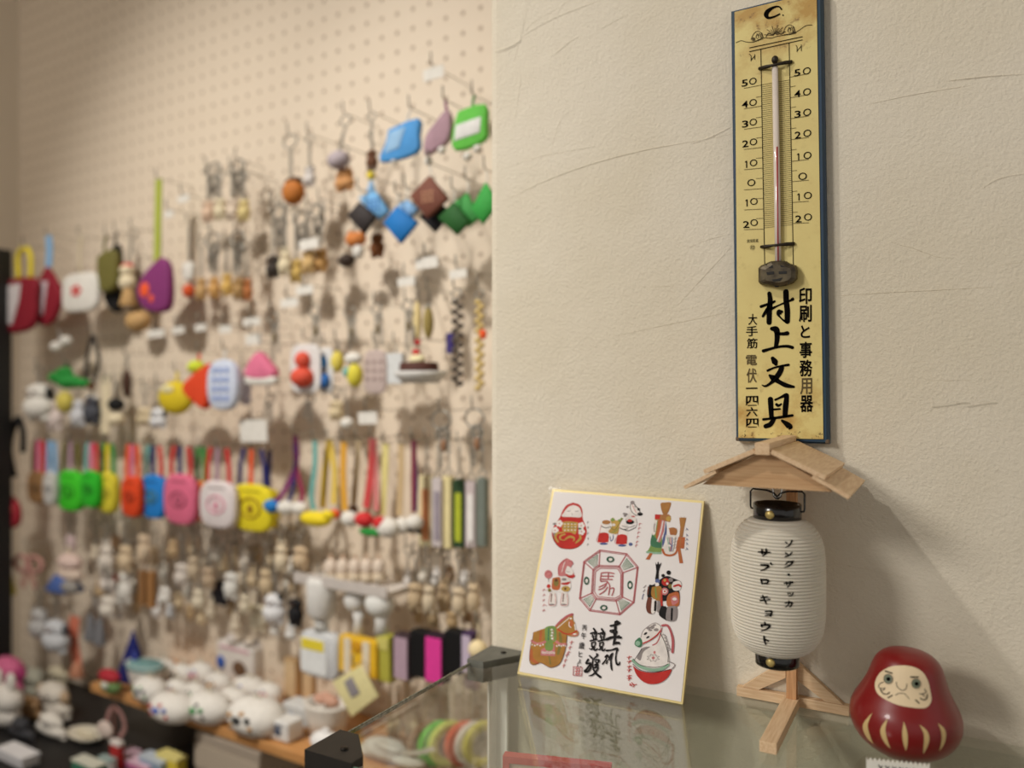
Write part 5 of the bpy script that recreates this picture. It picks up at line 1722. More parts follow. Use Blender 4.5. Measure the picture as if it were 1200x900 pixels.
# --- chain charms below
for i, (x, y, rg, top, lab, kd) in enumerate(((320, 311, (58, 50, 44), 238, 'dark brown dog charm at left of the acorn charm row below', 'dog'), (334, 307, CRM, 232, 'cream rabbit charm beside the dark brown dog charm', 'bunny'), (347, 316, (208, 176, 100), 244, 'straw yellow animal charm hanging low between cream and tan ones', 'cat'),
                                              (362, 305, (206, 172, 116), 240, 'tan dog charm below a price card', 'dog'), (376, 304, (194, 150, 92), 234, 'brown tan animal charm ending the row under the price card', 'cat'))):
    charm(lab, x, y, 17, 28, rg, top, 0.05 + 0.01 * (i % 2), kind=kd)
goods('fox_charm', 'orange and white fox charm with dark base beside the charcoal square', 'key charm', 416, 262, 0.05, [('chain', STEEL, ('c', 416, 262, 274, 1.5)), ('head', (208, 128, 66), ('b', 417, 281, 11, 9), ('k', 410, 268, 278, 0.3, 4), ('k', 424, 268, 278, 0.3, 4)), ('belly', WHT, ('b', 420, 295, 6, 9)), ('base', (60, 46, 38), ('b', 406, 304, 9, 8))])
charm('dark amber animal charm under the charcoal and blue squares', 442, 286, 18, 30, (112, 66, 32), 258, 0.06, kind='cat')
# --- beads and long pendants
goods('olive_pendant', 'long olive gold pendant left of the beaded strands', 'pendant', 503, 340, 0.05, [('chain', STEEL, ('c', 503, 341, 358, 1.4)), ('drop', (150, 132, 74), ('b', 502, 378, 5.5, 19)), ('cap', STEEL, ('b', 502, 359, 3, 3))])
goods('cream_pendant', 'slim cream pendant beside the olive gold one', 'pendant', 490, 338, 0.05, [('chain', STEEL, ('c', 490, 339, 352, 1.4)), ('drop', (226, 206, 150), ('b', 489, 376, 4.5, 24)), ('tip', RED, ('b', 489, 401, 3.5, 4))])
goods('bead_strand', 'long strand of dark beads with a navy charm near the wall', 'strap', 534, 338, 0.06, [('key_ring', STEEL, ('r', 535, 345, 6, 0.9)), ('beads', (92, 82, 74), *[('b', 536 + (3 if i % 2 else -3), 354 + i * 5.6, 4, 3.6) for i in range(18)]), ('charm', (58, 46, 110), ('x', 528, 402, 8, 24, 5))])
goods('bead_strand', 'long strand of honey and cream beads touching the wall edge', 'strap', 562, 338, 0.06, [('key_ring', STEEL, ('r', 562, 345, 5, 0.9)), ('beads', (206, 182, 122), *[('b', 562 + (2 if i % 2 else -2), 354 + i * 5.6, 3.8, 3.6) for i in range(19)]), ('charm', ORG, ('b', 566, 392, 4, 6))])
for i, (x, y0, y1) in enumerate(((320, 366, 422), (368, 358, 420), (410, 360, 410), (441, 356, 412), (477, 352, 412))):
    goods('key_ring_bunch', 'thin steel rings and chains, %s above the novelty charms' % ('first from the left', 'second from the left', 'third of five', 'fourth of five', 'last one by the cream pendant')[i], 'key ring', x, y0, 0.055,
          [('key_ring', STEEL, ('r', x, y0 + 6, 6, 0.9), ('r', x + 3, y0 + 15, 4, 0.8)), ('chain', STEEL, ('c', x, y0 + 12, y1, 1.8), ('c', x + 4, y0 + 12, y1 - 8, 1.6, x + 7)), ('tag', (128, 112, 84), ('b', x + 2, y0 + 30, 2.6, 6))])
# --- novelty charms of the middle row
goods('bun_charm', 'pink dome shaped charm with white rim and black feet', 'key charm', 307, 402, 0.07, [('dome', PNK, ('p', [(288, 438), (294, 424), (305, 412), (316, 424), (325, 437), (318, 444), (296, 444)], 12)), ('rim', WHT, ('q', 306, 446, 40, 11, 11)), ('feet', BLK, ('b', 294, 446, 4, 4), ('b', 317, 446, 4, 4))])
goods('gourd_charm', 'red gourd shaped charm on a clear backing card', 'key charm', 358, 398, 0.07, [('backing', (220, 216, 214), ('q', 358, 432, 36, 58, 2)), ('gourd', (218, 84, 62), ('@', -3, ('b', 357, 422, 8, 10)), ('@', -3, ('b', 357, 442, 12, 12)))])
goods('blue_charm', 'pair of blue shapes on a clear card beside the red gourd', 'key charm', 382, 404, 0.06, [('backing', (218, 216, 214), ('q', 382, 434, 18, 54, 2)), ('upper', BLU, ('@', -3, ('b', 379, 424, 5, 8))), ('lower', (52, 110, 184), ('@', -3, ('b', 382, 446, 6, 9)))])
goods('yellow_charm', 'small yellow charm between blue shapes and white headed charm', 'key charm', 396, 400, 0.055, [('drop', (222, 204, 90), ('b', 395, 424, 7, 13)), ('chain', STEEL, ('c', 396, 401, 411, 1.4))])
goods('chick_charm', 'white headed charm with yellow and teal body', 'key charm', 414, 404, 0.07, [('head', WHT, ('b', 414, 420, 10, 7)), ('body', (220, 208, 70), ('b', 416, 440, 8, 14)), ('wing', TEAL, ('@', -4, ('b', 409, 436, 4, 6)))])
goods('mauve_card', 'pale mauve speckled card pack in the row of novelty charms', 'card', 440, 402, 0.065, [('pack', (190, 172, 166), ('q', 440, 436, 27, 52, 4)), ('print', (150, 128, 124), *[('@', -2.2, ('b', 432 + 8 * (i % 3), 424 + 10 * (i // 3), 2, 2.4, 0.6)) for i in range(9)])])
goods('white_case', 'plain white box shaped charm left of the chocolate cake charm', 'key charm', 464, 404, 0.06, [('case', (212, 214, 214), ('x', 464, 432, 20, 36, 9)), ('chain', STEEL, ('c', 464, 405, 414, 1.4))])
goods('cake_charm', 'chocolate cake charm on a white plate with cream and a cherry', 'key charm', 489, 398, 0.085, [('plate', (206, 204, 200), ('l', 493, [(2, 449), (18, 449), (26, 440), (27, 435), (24, 436), (16, 440), (2, 440)])), ('cake', (80, 46, 38), ('l', 491, [(2, 440), (18, 440), (20, 433), (19, 425), (2, 424)])), ('cream', (232, 222, 180), ('b', 489, 421, 9, 6)), ('cherry', RED, ('b', 488, 413, 4, 4))])
charm('beige fluffy animal charm above a small white ball', 394, 480, 18, 24, (214, 196, 160), 455, 0.05, kind='dog')
goods('white_ball_charm', 'small white ball charm right of the beige fluffy animal', 'key charm', 407, 468, 0.05, [('ball', WHT, ('b', 407, 496, 7, 7)), ('chain', STEEL, ('c', 407, 469, 489, 1.5))])
for i, (x, y) in enumerate(((317, 462), (364, 462))):
    goods('key_ring_bunch', ('steel chain bunch below the pink dome charm', 'steel chain bunch below the red gourd charm')[i], 'key ring', x, y, 0.045, [('key_ring', STEEL, ('r', x, y + 5, 5, 0.9)), ('chain', STEEL, ('c', x, y + 10, y + 34, 2.0), ('c', x - 4, y + 8, y + 28, 1.8, x - 7))])
# --- left middle: toys
charm('white plush dog with black and red paws at the far left', 46, 470, 34, 44, WHT, 430, 0.07, BLK, 'dog', name='plush_toy', cat='plush toy')
charm('pinkish white plush rabbit beside the black pawed dog', 64, 484, 20, 40, (222, 206, 200), 440, 0.06, None, 'bunny', name='plush_toy', cat='plush toy')
goods('leaf_toy', 'bright green leafy toy with yellow bulb below', 'toy', 78, 424, 0.06, [('leaves', GRN, ('b', 68, 442, 11, 7), ('b', 80, 447, 12, 9), ('b', 95, 449, 10, 6), ('b', 76, 436, 9, 6)), ('bulb', (206, 190, 90), ('b', 76, 471, 8, 13)), ('stem', DGR, ('t', [(78, 424), (79, 436)], 1.2))])
charm('white and dark grey plush animal under the green leaves', 92, 482, 18, 34, (208, 208, 212), 452, 0.05, GRY, 'dog', name='plush_toy', cat='plush toy')
charm('charcoal plush animal with white paws by the cream strap', 108, 478, 20, 36, (72, 74, 82), 440, 0.055, WHT, 'cat', name='plush_toy', cat='plush toy')
goods('cream_strap', 'cream cloth strap with looped end among the plush toys', 'strap', 124, 440, 0.05, [('band', CRM, ('f', [(124, 440), (124, 470), (123, 508)], 10)), ('ring', STEEL, ('r', 124, 444, 4, 0.9))])
goods('black_plush', 'black plush ball with cream ball beneath it', 'plush toy', 136, 448, 0.06, [('ball', BLK, ('b', 136, 474, 8, 8)), ('tail', CRM, ('b', 136, 491, 8, 8)), ('cord', BLK, ('t', [(136, 448), (136, 468)], 1.2))])
goods('black_cord_loop', 'long black cord loop hanging left of centre above the purses', 'cord', 108, 392, 0.06, [('cord', (54, 46, 42), ('t', [(108, 393), (102, 420), (101, 442), (106, 452), (112, 440), (116, 420), (109, 393)], 1.9)), ('bead', BRN, ('b', 107, 453, 4, 4))])
goods('fur_charm', 'dark brown fur tail charm left of the yellow ball', 'key charm', 149, 415, 0.05, [('tail', (72, 46, 34), ('b', 149, 450, 4.5, 17)), ('chain', STEEL, ('c', 149, 416, 434, 1.5))])
charm('cream lying dog charm left of the black headed one', 170, 488, 22, 20, (212, 194, 160), 452, 0.05, None, 'dog')
charm('black headed puppy charm with white body below the yellow ball', 186, 490, 22, 22, (224, 224, 226), 450, 0.06, BLK, 'dog', face=BLK)
goods('bead_charm', 'white bead charm with two lobes near the top left hooks', 'key charm', 70, 388, 0.05, [('beads', WHT, ('b', 66, 406, 6, 6), ('b', 77, 400, 6, 6)), ('cord', GRY, ('t', [(70, 388), (70, 402)], 0.9))])
goods('yellow_ball_purse', 'round yellow purse with white patch left of the orange red one', 'purse', 208, 436, 0.07, [('bag', (222, 196, 38), ('b', 206, 466, 20, 20, 9)), ('patch', (230, 220, 170), ('@', -8.2, ('b', 203, 456, 8, 5, 1.5))), ('loop', YEL, ('t', [(208, 436), (207, 448)], 1.4))])
goods('orange_red_purse', 'orange red shell shaped purse with a yellow-green knob', 'purse', 234, 414, 0.08, [('bag', (232, 76, 40), ('p', [(246, 426), (249, 445), (244, 478), (232, 474), (216, 458), (222, 444)], 11)), ('knob', (210, 224, 60), ('b', 230, 430, 9, 8)), ('loop', ORG, ('t', [(234, 414), (233, 424)], 1.4))])
goods('patterned_purse', 'oval white purse printed in pale blue beside the orange red one', 'purse', 264, 410, 0.085, [('bag', (206, 214, 232), ('q', 263, 451, 36, 60, 11, 2.6)), ('print', (128, 152, 210), *[('@', -5.6, ('b', 256 + 7 * (i % 3), 434 + 11 * (i // 3), 2.6, 3.4, 0.8)) for i in range(12)]), ('loop', WHT, ('t', [(264, 410), (263, 424)], 1.4))])
goods('lace_charm', 'small white lace charm right of the pale blue print purse', 'key charm', 286, 430, 0.06, [('lace', (222, 214, 222), ('b', 286, 456, 9, 13, 3), ('b', 288, 468, 7, 7, 3)), ('loop', WHT, ('t', [(286, 430), (286, 444)], 1.0))])
# --- row of silicone coin purses on striped straps
PUR_ROW = [(46, 571, 21, 38, (150, 112, 72), BRN, PNK, 'brown'), (61, 572, 13, 40, (206, 204, 200), LBL, MAU, 'frosted clear'), (84, 575, 29, 48, (66, 206, 42), OLV, MAU, 'large bright green'), (108, 573, 20, 44, (48, 190, 44), TEAL, PNK, 'smaller bright green'),
           (127, 577, 22, 48, (222, 208, 60), GRN, YEL, 'slim yellow'), (156, 582, 22, 48, (228, 74, 32), ORG, PNK, 'orange red'), (181, 582, 29, 52, (36, 132, 214), TEAL, NVY, 'blue'), (213, 585, 37, 60, (228, 112, 144), RED, NVY, 'pink'),
           (236, 587, 14, 48, (230, 120, 50), GRN, PNK, 'narrow orange'), (257, 591, 42, 56, (228, 218, 218), RED, MAU, 'white'), (297, 595, 48, 56, (234, 216, 40), NVY, ORG, 'large yellow')]
for i, (x, y, w_, h_, rg, s1, s2, nm) in enumerate(PUR_ROW):
    parts = [('body', rg, ('q', x, y, w_, h_, 10, 3.2))]
    k_ = tuple(int(c * 0.72) for c in rg)
    mark = {'blue': (70, 120, 130), 'white': (222, 150, 170), 'large yellow': (150, 112, 30)}.get(nm, k_)
    parts.append(('face_print', mark, ('@', -5.0, ('r', x, y, w_ * 0.24, 1.3)), ('@', -5.2, ('b', x, y + 1, w_ * 0.08, h_ * 0.10, 1))))
    parts.append(('opening', k_, ('@', -4.8, ('x', x, y - h_ * 0.36, w_ * 0.5, 1.5, 1.6))))
    top = 516 + i * 1.0
    for k_, (sx_, sc_) in enumerate(((-0.34, s1), (-0.06, s2), (0.28, s1 if i % 3 else RED))):
        if k_ == 1 and w_ < 20:
            continue
        parts.append(('strap', sc_, ('f', [(x + sx_ * w_ * 0.7, top), (x + sx_ * w_ * 0.95, (top + y - h_ / 2) / 2), (x + sx_ * w_, y - h_ / 2 + 2)], 4.5)))
    goods('coin_purse', '%s silicone coin purse hanging from a striped strap' % nm, 'coin purse', x, top, 0.06 + 0.012 * (i % 2), parts, 'coin purses in the long row')
goods('coin_purse', 'second yellow coin purse peeping out behind the large yellow one', 'coin purse', 316, 528, 0.05, [('body', (222, 200, 40), ('q', 314, 596, 26, 48, 9, 3.0)), ('strap', NVY, ('f', [(316, 528), (315, 552), (314, 574)], 5))], 'coin purses in the long row')
# --- cords with bobbles
def cordcharm(label, hx, hy, cords, bobs, off):
    parts = []
    for rg, pts, wd in cords:
        parts.append(('cord', rg, ('f', [(hx, hy)] + pts, wd)))
    for nm, rg, shp in bobs:
        parts.append((nm, rg, *shp))
    goods('cord_charm', label, 'cord charm', hx, hy, off, parts)
cordcharm('purple and red braided cord with blue and white bobbles', 346, 510, [(PUR, [(347, 545), (332, 578), (322, 590)], 5), ((150, 52, 84), [(347, 545), (354, 575), (352, 588)], 5), (NVY, [(346, 548), (342, 578), (336, 590)], 4)], [('bobble', BLU, [('b', 318, 596, 9, 8)]), ('bobble', WHT, [('b', 336, 596, 10, 9), ('b', 352, 595, 9, 8)])], 0.065)
cordcharm('pale teal cord with yellow bird shaped bobble', 369, 516, [(TEAL, [(369, 545), (365, 580), (368, 598)], 5)], [('bobble', (236, 212, 40), [('b', 370, 608, 18, 9), ('b', 384, 602, 7, 6)])], 0.075)
cordcharm('twin yellow cords with a small orange tip', 386, 516, [((224, 186, 70), [(381, 550), (378, 596)], 7), ((226, 196, 96), [(392, 550), (391, 590)], 7)], [('tip', ORG, [('b', 392, 602, 6, 6)])], 0.06)
cordcharm('orange yellow cord with a white bobble', 403, 518, [((224, 166, 60), [(402, 555), (404, 598)], 7)], [('bobble', WHT, [('b', 410, 607, 9, 9)])], 0.07)
cordcharm('beige chain cord between orange and red ones', 420, 516, [((178, 160, 128), [(418, 550), (414, 592)], 6)], [('tip', BRN, [('b', 414, 598, 5, 6)])], 0.055)
cordcharm('red cord with red and green berries', 437, 514, [((206, 74, 74), [(436, 545), (429, 596)], 8), ((214, 130, 128), [(440, 550), (441, 598)], 6)], [('berries', RED, [('b', 427, 610, 10, 9), ('b', 445, 612, 7, 8)]), ('leaf', GRN, [('b', 434, 624, 14, 5)])], 0.07)
cordcharm('pale yellow cord with a white lamb bobble', 452, 520, [((224, 212, 140), [(451, 555), (448, 604)], 7)], [('bobble', WHT, [('b', 455, 618, 13, 12), ('b', 445, 622, 6, 6)])], 0.065)
cordcharm('beige cord with a white bobble next to the maroon one', 470, 520, [((200, 174, 134), [(470, 555), (468, 604)], 7)], [('bobble', WHT, [('b', 472, 616, 9, 10)])], 0.055)
cordcharm('maroon and navy cord with a black footed white bobble', 485, 516, [((130, 56, 70), [(485, 550), (485, 600)], 6), (NVY, [(488, 560), (487, 600)], 3)], [('bobble', WHT, [('b', 486, 612, 9, 9)]), ('feet', BLK, [('b', 482, 622, 4, 3), ('b', 490, 622, 4, 3)])], 0.07)
# --- slim packs beside the wall
for i, (x0, x1, y0, y1, rg, st_, lab) in enumerate(((493, 508, 557, 640, (226, 214, 170), (222, 150, 104), 'cream slim pack with orange strip'), (508, 520, 560, 640, (200, 190, 190), (150, 140, 150), 'grey white slim pack between two cream packs'), (520, 531, 558, 642, (224, 210, 158), None, 'plain cream slim pack left of the dark green one'),
                                                    (532, 545, 562, 641, (40, 66, 40), (172, 182, 50), 'dark green slim pack with yellow-green strip'), (546, 559, 564, 641, (196, 182, 182), (230, 226, 222), 'pale mauve slim pack right of the dark green one'), (560, 571, 560, 640, (112, 120, 112), None, 'grey green slim pack against the wall edge'))):
    cx_ = (x0 + x1) / 2
    parts = [('pack', rg, ('x', cx_, (y0 + y1) / 2, x1 - x0 - 0.6, y1 - y0, 9)), ('hanger', STEEL, ('r', cx_, y0 - 5, 4, 0.9), ('c', cx_, y0 - 40, y0 - 9, 1.6))]
    if st_:
        parts.append(('strip', st_, ('@', -4.8, ('x', cx_ + 1, (y0 + y1) / 2 + 4, (x1 - x0) * 0.55, (y1 - y0) * 0.72, 1))))
    goods('slim_pack', lab, 'pack', cx_, y0 - 42, 0.05 + 0.004 * (i % 2), parts, 'slim packs beside the wall')
for i, (x, y) in enumerate(((517, 482), (556, 480))):
    goods('key_ring_bunch', ('large key ring bunch over the grey white and cream packs', 'large key ring bunch over the packs against the wall')[i], 'key ring', x, y, 0.08, [('key_ring', STEEL, ('r', x, y + 10, 11, 1.2), ('r', x + 3, y + 26, 7, 1.1)), ('chain', STEEL, ('c', x, y + 18, y + 66, 2.4), ('c', x + 6, y + 16, y + 48, 2.2, x + 9)), ('fob', (150, 112, 84), ('b', x + 3, y + 40, 3.5, 8))])

# --- lower charm rows
LOW = [  # x, y, w, h, colour, top, kind, ear colour, label
    (83, 636, 14, 16, (214, 190, 190), 606, 'cat', None, 'small pinkish animal charm above the blue skirted doll'),
    (125, 653, 18, 36, (222, 212, 200), 610, 'bunny', None, 'white rabbit charm over the red capped one'),
    (147, 652, 17, 34, (214, 192, 160), 606, 'dog', None, 'beige dog charm right of the white rabbit'),
    (128, 680, 22, 26, (226, 216, 208), 640, 'dog', (214, 106, 90), 'white charm with red ears under the white rabbit'),
    (147, 686, 17, 40, (226, 222, 214), 634, 'cat', None, 'tall white cat charm beside the red eared one'),
    (126, 710, 18, 26, (226, 218, 206), 668, 'dog', None, 'cream white dog charm at the foot of its cluster'),
    (139, 712, 15, 24, (232, 228, 222), 676, 'bunny', None, 'bright white rabbit charm lowest of its cluster'),
    (169, 641, 17, 38, (212, 190, 162), 602, 'cat', None, 'pale tan cat charm above the brown wooden pair'),
    (193, 697, 15, 20, (230, 226, 220), 664, 'dog', None, 'white dog charm right of the brown wooden pair'),
    (200, 716, 12, 16, (206, 206, 208), 684, 'cat', None, 'tiny grey white cat charm under the white dog'),
    (213, 672, 18, 28, (216, 206, 196), 622, 'dog', None, 'pale grey dog charm below the pink purse'),
    (227, 664, 15, 30, (196, 178, 152), 618, 'cat', None, 'beige cat charm below the narrow orange purse'),
    (233, 701, 17, 24, (228, 216, 192), 648, 'dog', None, 'cream dog charm, lower one below the orange purse'),
    (247, 714, 13, 24, (206, 192, 170), 662, 'bunny', None, 'thin beige rabbit charm hanging lowest below the white purse'),
    (245, 676, 15, 26, (186, 164, 138), 620, 'cat', None, 'tan grey cat charm below the white purse'),
    (258, 693, 20, 30, (54, 54, 62), 640, 'dog', None, 'black dog charm beside the white bear charm'),
    (271, 684, 18, 34, (226, 224, 218), 626, 'dog', None, 'white bear charm right of the black dog'),
    (287, 707, 14, 24, (214, 202, 178), 652, 'cat', None, 'beige cat charm under the large yellow purse'),
    (287, 655, 14, 26, (216, 204, 190), 624, 'bunny', None, 'pale rabbit charm just under the large yellow purse'),
    (312, 680, 17, 32, (206, 184, 150), 630, 'cat', None, 'sandy cat charm above the white footed charm'),
    (330, 652, 17, 34, (222, 206, 178), 618, 'bunny', None, 'cream rabbit charm below the blue and white bobbles'),
    (303, 722, 20, 34, (224, 214, 190), 668, 'dog', (206, 190, 90), 'cream charm with yellow ears and pale feet'),
    (322, 712, 28, 34, (228, 228, 230), 664, 'cat', BLK, 'white charm with black ears in the middle low row'),
    (346, 715, 18, 36, (24, 22, 26), 668, 'dog', None, 'black charm right of the white one with black ears'),
    (323, 737, 13, 16, (230, 226, 220), 700, 'dog', None, 'small white charm dangling under the black eared one'),
    (341, 740, 14, 18, (230, 228, 224), 704, 'bunny', None, 'small white rabbit charm dangling under the black charm'),
    (352, 652, 18, 28, (206, 182, 150), 620, 'dog', None, 'tan dog charm left of the white tray'),
    (345, 682, 15, 26, (190, 166, 132), 636, 'cat', None, 'light brown cat charm just left of the tray'),
    (487, 697, 20, 36, (190, 168, 136), 648, 'dog', None, 'tan dog charm over the black boxes'),
    (503, 700, 17, 36, (206, 190, 164), 652, 'cat', None, 'beige cat charm over the pink box'),
    (521, 698, 18, 40, (198, 174, 140), 646, 'bunny', None, 'light tan rabbit charm right of the pink box'),
    (538, 702, 18, 36, (206, 188, 160), 650, 'dog', None, 'beige dog charm near the wall corner'),
    (555, 698, 17, 38, (196, 176, 146), 648, 'cat', None, 'tan cat charm nearest the wall corner'),
    (508, 722, 14, 22, (150, 128, 96), 676, 'cat', None, 'brown cat charm low above the pink box'),
    (530, 726, 15, 22, (172, 146, 108), 684, 'dog', None, 'brown tan dog charm low near the wall corner'),
]
for i, (x, y, w_, h_, rg, top, kd, ear, lab) in enumerate(LOW):
    charm(lab, x, y, w_, h_, rg, top, 0.04 + 0.011 * (i % 3), ear, kd)
BEHIND = [(112, 648), (136, 636), (158, 662), (181, 650), (190, 668), (203, 642), (220, 690), (209, 704), (226, 640), (238, 655), (252, 648), (262, 662), (276, 650), (283, 680), (296, 676), (300, 648), (318, 654), (322, 690), (336, 690), (342, 662), (118, 690), (133, 660), (156, 688), (160, 706), (184, 712), (222, 716), (236, 722), (272, 712), (296, 702), (276, 730), (478, 676), (496, 672), (512, 678), (527, 672), (545, 676), (548, 718), (490, 720)]
rngb = random.Random(5)
for i, (x, y) in enumerate(BEHIND):
    rg = rngb.choice([(228, 222, 210), (212, 190, 156), (232, 228, 224), (196, 168, 130), (220, 206, 184), (150, 120, 90)])
    charm('tiny pale charm half hidden behind the front row of animal charms', x, y, 11 + rngb.random() * 3, 19 + rngb.random() * 5, rg, y - 36, 0.022 + 0.006 * (i % 3), None, ('cat', 'dog', 'bunny')[i % 3], group='half hidden charms in the low rows', name='small_charm')
goods('skirt_doll', 'pale doll with blue skirt hanging at the lower left', 'doll', 80, 640, 0.06, [('head', (222, 196, 186), ('b', 82, 658, 12, 10)), ('body', (216, 196, 180), ('b', 82, 672, 14, 9)), ('skirt', (78, 104, 168), ('k', 76, 674, 692, 9, 17)), ('apron', GRY, ('@', -8, ('b', 90, 684, 9, 7))), ('cord', CRM, ('t', [(80, 640), (81, 650)], 1.0))])
goods('wooden_pair', 'pair of upright brown wooden sticks tied together', 'charm', 174, 655, 0.06, [('stick', (150, 108, 68), ('x', 168, 690, 7, 40, 6)), ('stick', (166, 120, 74), ('x', 178, 690, 7, 42, 6)), ('cord', BRN, ('t', [(174, 655), (170, 664), (168, 672)], 0.9))])
goods('ribbon_bow', 'pinkish brown ribbon bow at the lower far left', 'ribbon', 33, 640, 0.06, [('loop', (190, 140, 130), ('r', 26, 662, 9, 2.6), ('r', 40, 660, 9, 2.6)), ('tails', (196, 152, 136), ('f', [(32, 666), (26, 690)], 6), ('f', [(34, 666), (42, 688)], 6))])
goods('yellow_tassel', 'yellow tassel at the left edge below the red cloth', 'tassel', 9, 648, 0.06, [('tassel', (200, 190, 80), ('k', 8, 664, 696, 3, 8)), ('cord', YEL, ('t', [(9, 648), (8, 664)], 1.0))])
charm('grey striped plush cat low at the left', 47, 729, 24, 36, (190, 188, 186), 690, 0.06, GRY, 'cat', cat='plush toy', name='plush_toy')
charm('pale grey plush dog with dark ears low at the left', 66, 744, 30, 38, (204, 206, 210), 698, 0.07, (70, 72, 78), 'dog', cat='plush toy', name='plush_toy')
goods('grey_tassels', 'pair of grey tassels right of the coral ribbon', 'tassel', 112, 700, 0.05, [('tassel', (128, 128, 132), ('k', 106, 722, 752, 3, 6), ('k', 117, 724, 754, 3, 6)), ('cord', GRY, ('t', [(112, 700), (106, 722)], 0.9)), ('cord', GRY, ('t', [(112, 700), (117, 724)], 0.9))])
goods('coral_ribbon', 'coral ribbon with fringed end low at the left', 'ribbon', 88, 722, 0.05, [('band', COR, ('f', [(88, 722), (86, 748), (90, 776)], 11)), ('fringe', (214, 150, 120), ('k', 90, 774, 792, 4, 7))])
# --- display tray with pale tops, and packs below it
goods('white_tray', 'long white display tray fixed under the pale small goods', 'tray', 414, 664, 0.055, [('tray', (212, 204, 196), ('x', 414, 684, 108, 7, 46)), ('lip', (200, 192, 186), ('@', -24, ('x', 414, 680, 108, 12, 2)))], hook=False)
for i, x in enumerate((388, 402, 416, 430, 444)):
    goods('pale_ornament', ('pale cream ornament at the left end of the white tray', 'cream ornament second along the white tray', 'pinkish cream ornament in the middle of the white tray', 'cream ornament fourth along the white tray', 'pale ornament at the right end of the white tray')[i], 'ornament', x, 680, 0.055,
          [('base', (216, 200, 176), ('k', x, 672, 680, 6, 6.5)), ('top', (222, 206, 190), ('b', x, 664, 6.5, 10)), ('tip', (204, 176, 150), ('b', x, 653, 2.4, 3.5))], hook=False)
goods('pump_bottle', 'white bottle with yellow and white label and tall cap', 'bottle', 377, 674, 0.07, [('cap', (224, 222, 218), ('l', 377, [(3, 676), (13, 676), (15, 682), (14, 718), (10, 724), (3, 724)])), ('neck', (214, 214, 210), ('l', 377, [(7, 722), (7, 740)])), ('body', (206, 208, 210), ('q', 378, 766, 46, 54, 16, 5)),
      ('label', (228, 230, 230), ('@', -8.6, ('x', 374, 767, 30, 40, 1))), ('label_band', (232, 212, 60), ('@', -9.4, ('x', 373, 754, 26, 12, 1)))])
goods('white_ornament', 'tall white ornament over the yellow striped pack', 'ornament', 417, 690, 0.065, [('head', (224, 222, 218), ('b', 416, 704, 11, 14)), ('stem', (216, 214, 210), ('l', 420, [(6, 716), (4, 728), (7, 744)]))])
goods('white_ornament', 'rounded white ornament over the olive pack', 'ornament', 446, 692, 0.07, [('head', (222, 222, 218), ('b', 445, 708, 15, 16)), ('stem', (214, 212, 208), ('l', 447, [(8, 720), (6, 730), (8, 742)]))])
goods('striped_pack', 'yellow pack with two white vertical stripes', 'pack', 423, 746, 0.075, [('pack', (232, 186, 44), ('x', 423, 768, 44, 42, 14)), ('stripe', (226, 214, 190), ('@', -7.6, ('x', 412, 768, 8, 40, 1)), ('@', -7.6, ('x', 434, 768, 8, 40, 1))), ('print', (206, 150, 30), ('@', -7.6, ('b', 423, 756, 6, 7, 1)))], hook=False)
goods('olive_pack', 'slim olive pack between the yellow pack and the mauve box', 'pack', 453, 742, 0.07, [('pack', (176, 172, 70), ('x', 453, 770, 17, 54, 14)), ('strip', (206, 198, 110), ('@', -7.6, ('x', 453, 752, 13, 14, 1)))], hook=False)
BX = [(475, 19, 742, 794, (60, 44, 50), (178, 152, 168), 'dark box with pale mauve printed label'), (495, 20, 738, 792, (10, 9, 11), None, 'plain black box left of the pink one'), (513, 23, 742, 798, (44, 24, 40), (222, 60, 152), 'box with bright pink face'), (535, 20, 738, 788, (10, 9, 11), None, 'plain black box right of the pink one'), (551, 12, 740, 786, (70, 50, 86), (190, 176, 196), 'narrow purple box with pale stripe')]
for x, w_, y0, y1, rg, fc, lab in BX:
    parts = [('box', rg, ('x', x, (y0 + y1) / 2, w_, y1 - y0, 16))]
    if fc:
        parts.append(('label', fc, ('@', -8.6, ('x', x, (y0 + y1) / 2 + 1, w_ * 0.8, (y1 - y0) * 0.92, 1))))
    goods('slim_box', lab, 'box', x, y0, 0.075, parts, 'slim boxes above the glass case', hook=False)
goods('cream_ball', 'cream ball shaped charm squeezed between purple box and wall corner', 'key charm', 561, 730, 0.08, [('ball', (232, 214, 170), ('b', 560, 761, 10, 11)), ('loop', CRM, ('t', [(561, 730), (560, 750)], 1.0))])
goods('diamond_card', 'pale yellow card hung at a tilt with a grey square on it', 'card', 417, 780, 0.10, [('card', (226, 216, 160), ('s', [(389, 806), (423, 778), (444, 808), (412, 842)], 2)), ('print', (146, 140, 144), ('@', -1.6, ('s', [(404, 802), (413, 793), (423, 810), (413, 819)], 0.8)))])
charm('mauve white charm just beyond the glass case corner', 553, 795, 22, 24, (206, 180, 190), 770, 0.06, None, 'dog')
for i, x in enumerate((462, 482, 503, 528, 547)):
    goods('key_ring_bunch', ('beige chain bunch below the olive pack', 'beige chain bunch below the mauve labelled box', 'beige chain bunch below the pink box', 'beige chain bunch below the second black box', 'beige chain bunch below the purple box')[i], 'key ring', x, 800, 0.04,
          [('chain', (196, 176, 140), ('c', x - 4, 802, 850, 2.2), ('c', x + 4, 802, 846, 2.2)), ('fob', (206, 190, 156), ('b', x - 4, 856, 4, 9), ('b', x + 4, 852, 4, 9))])

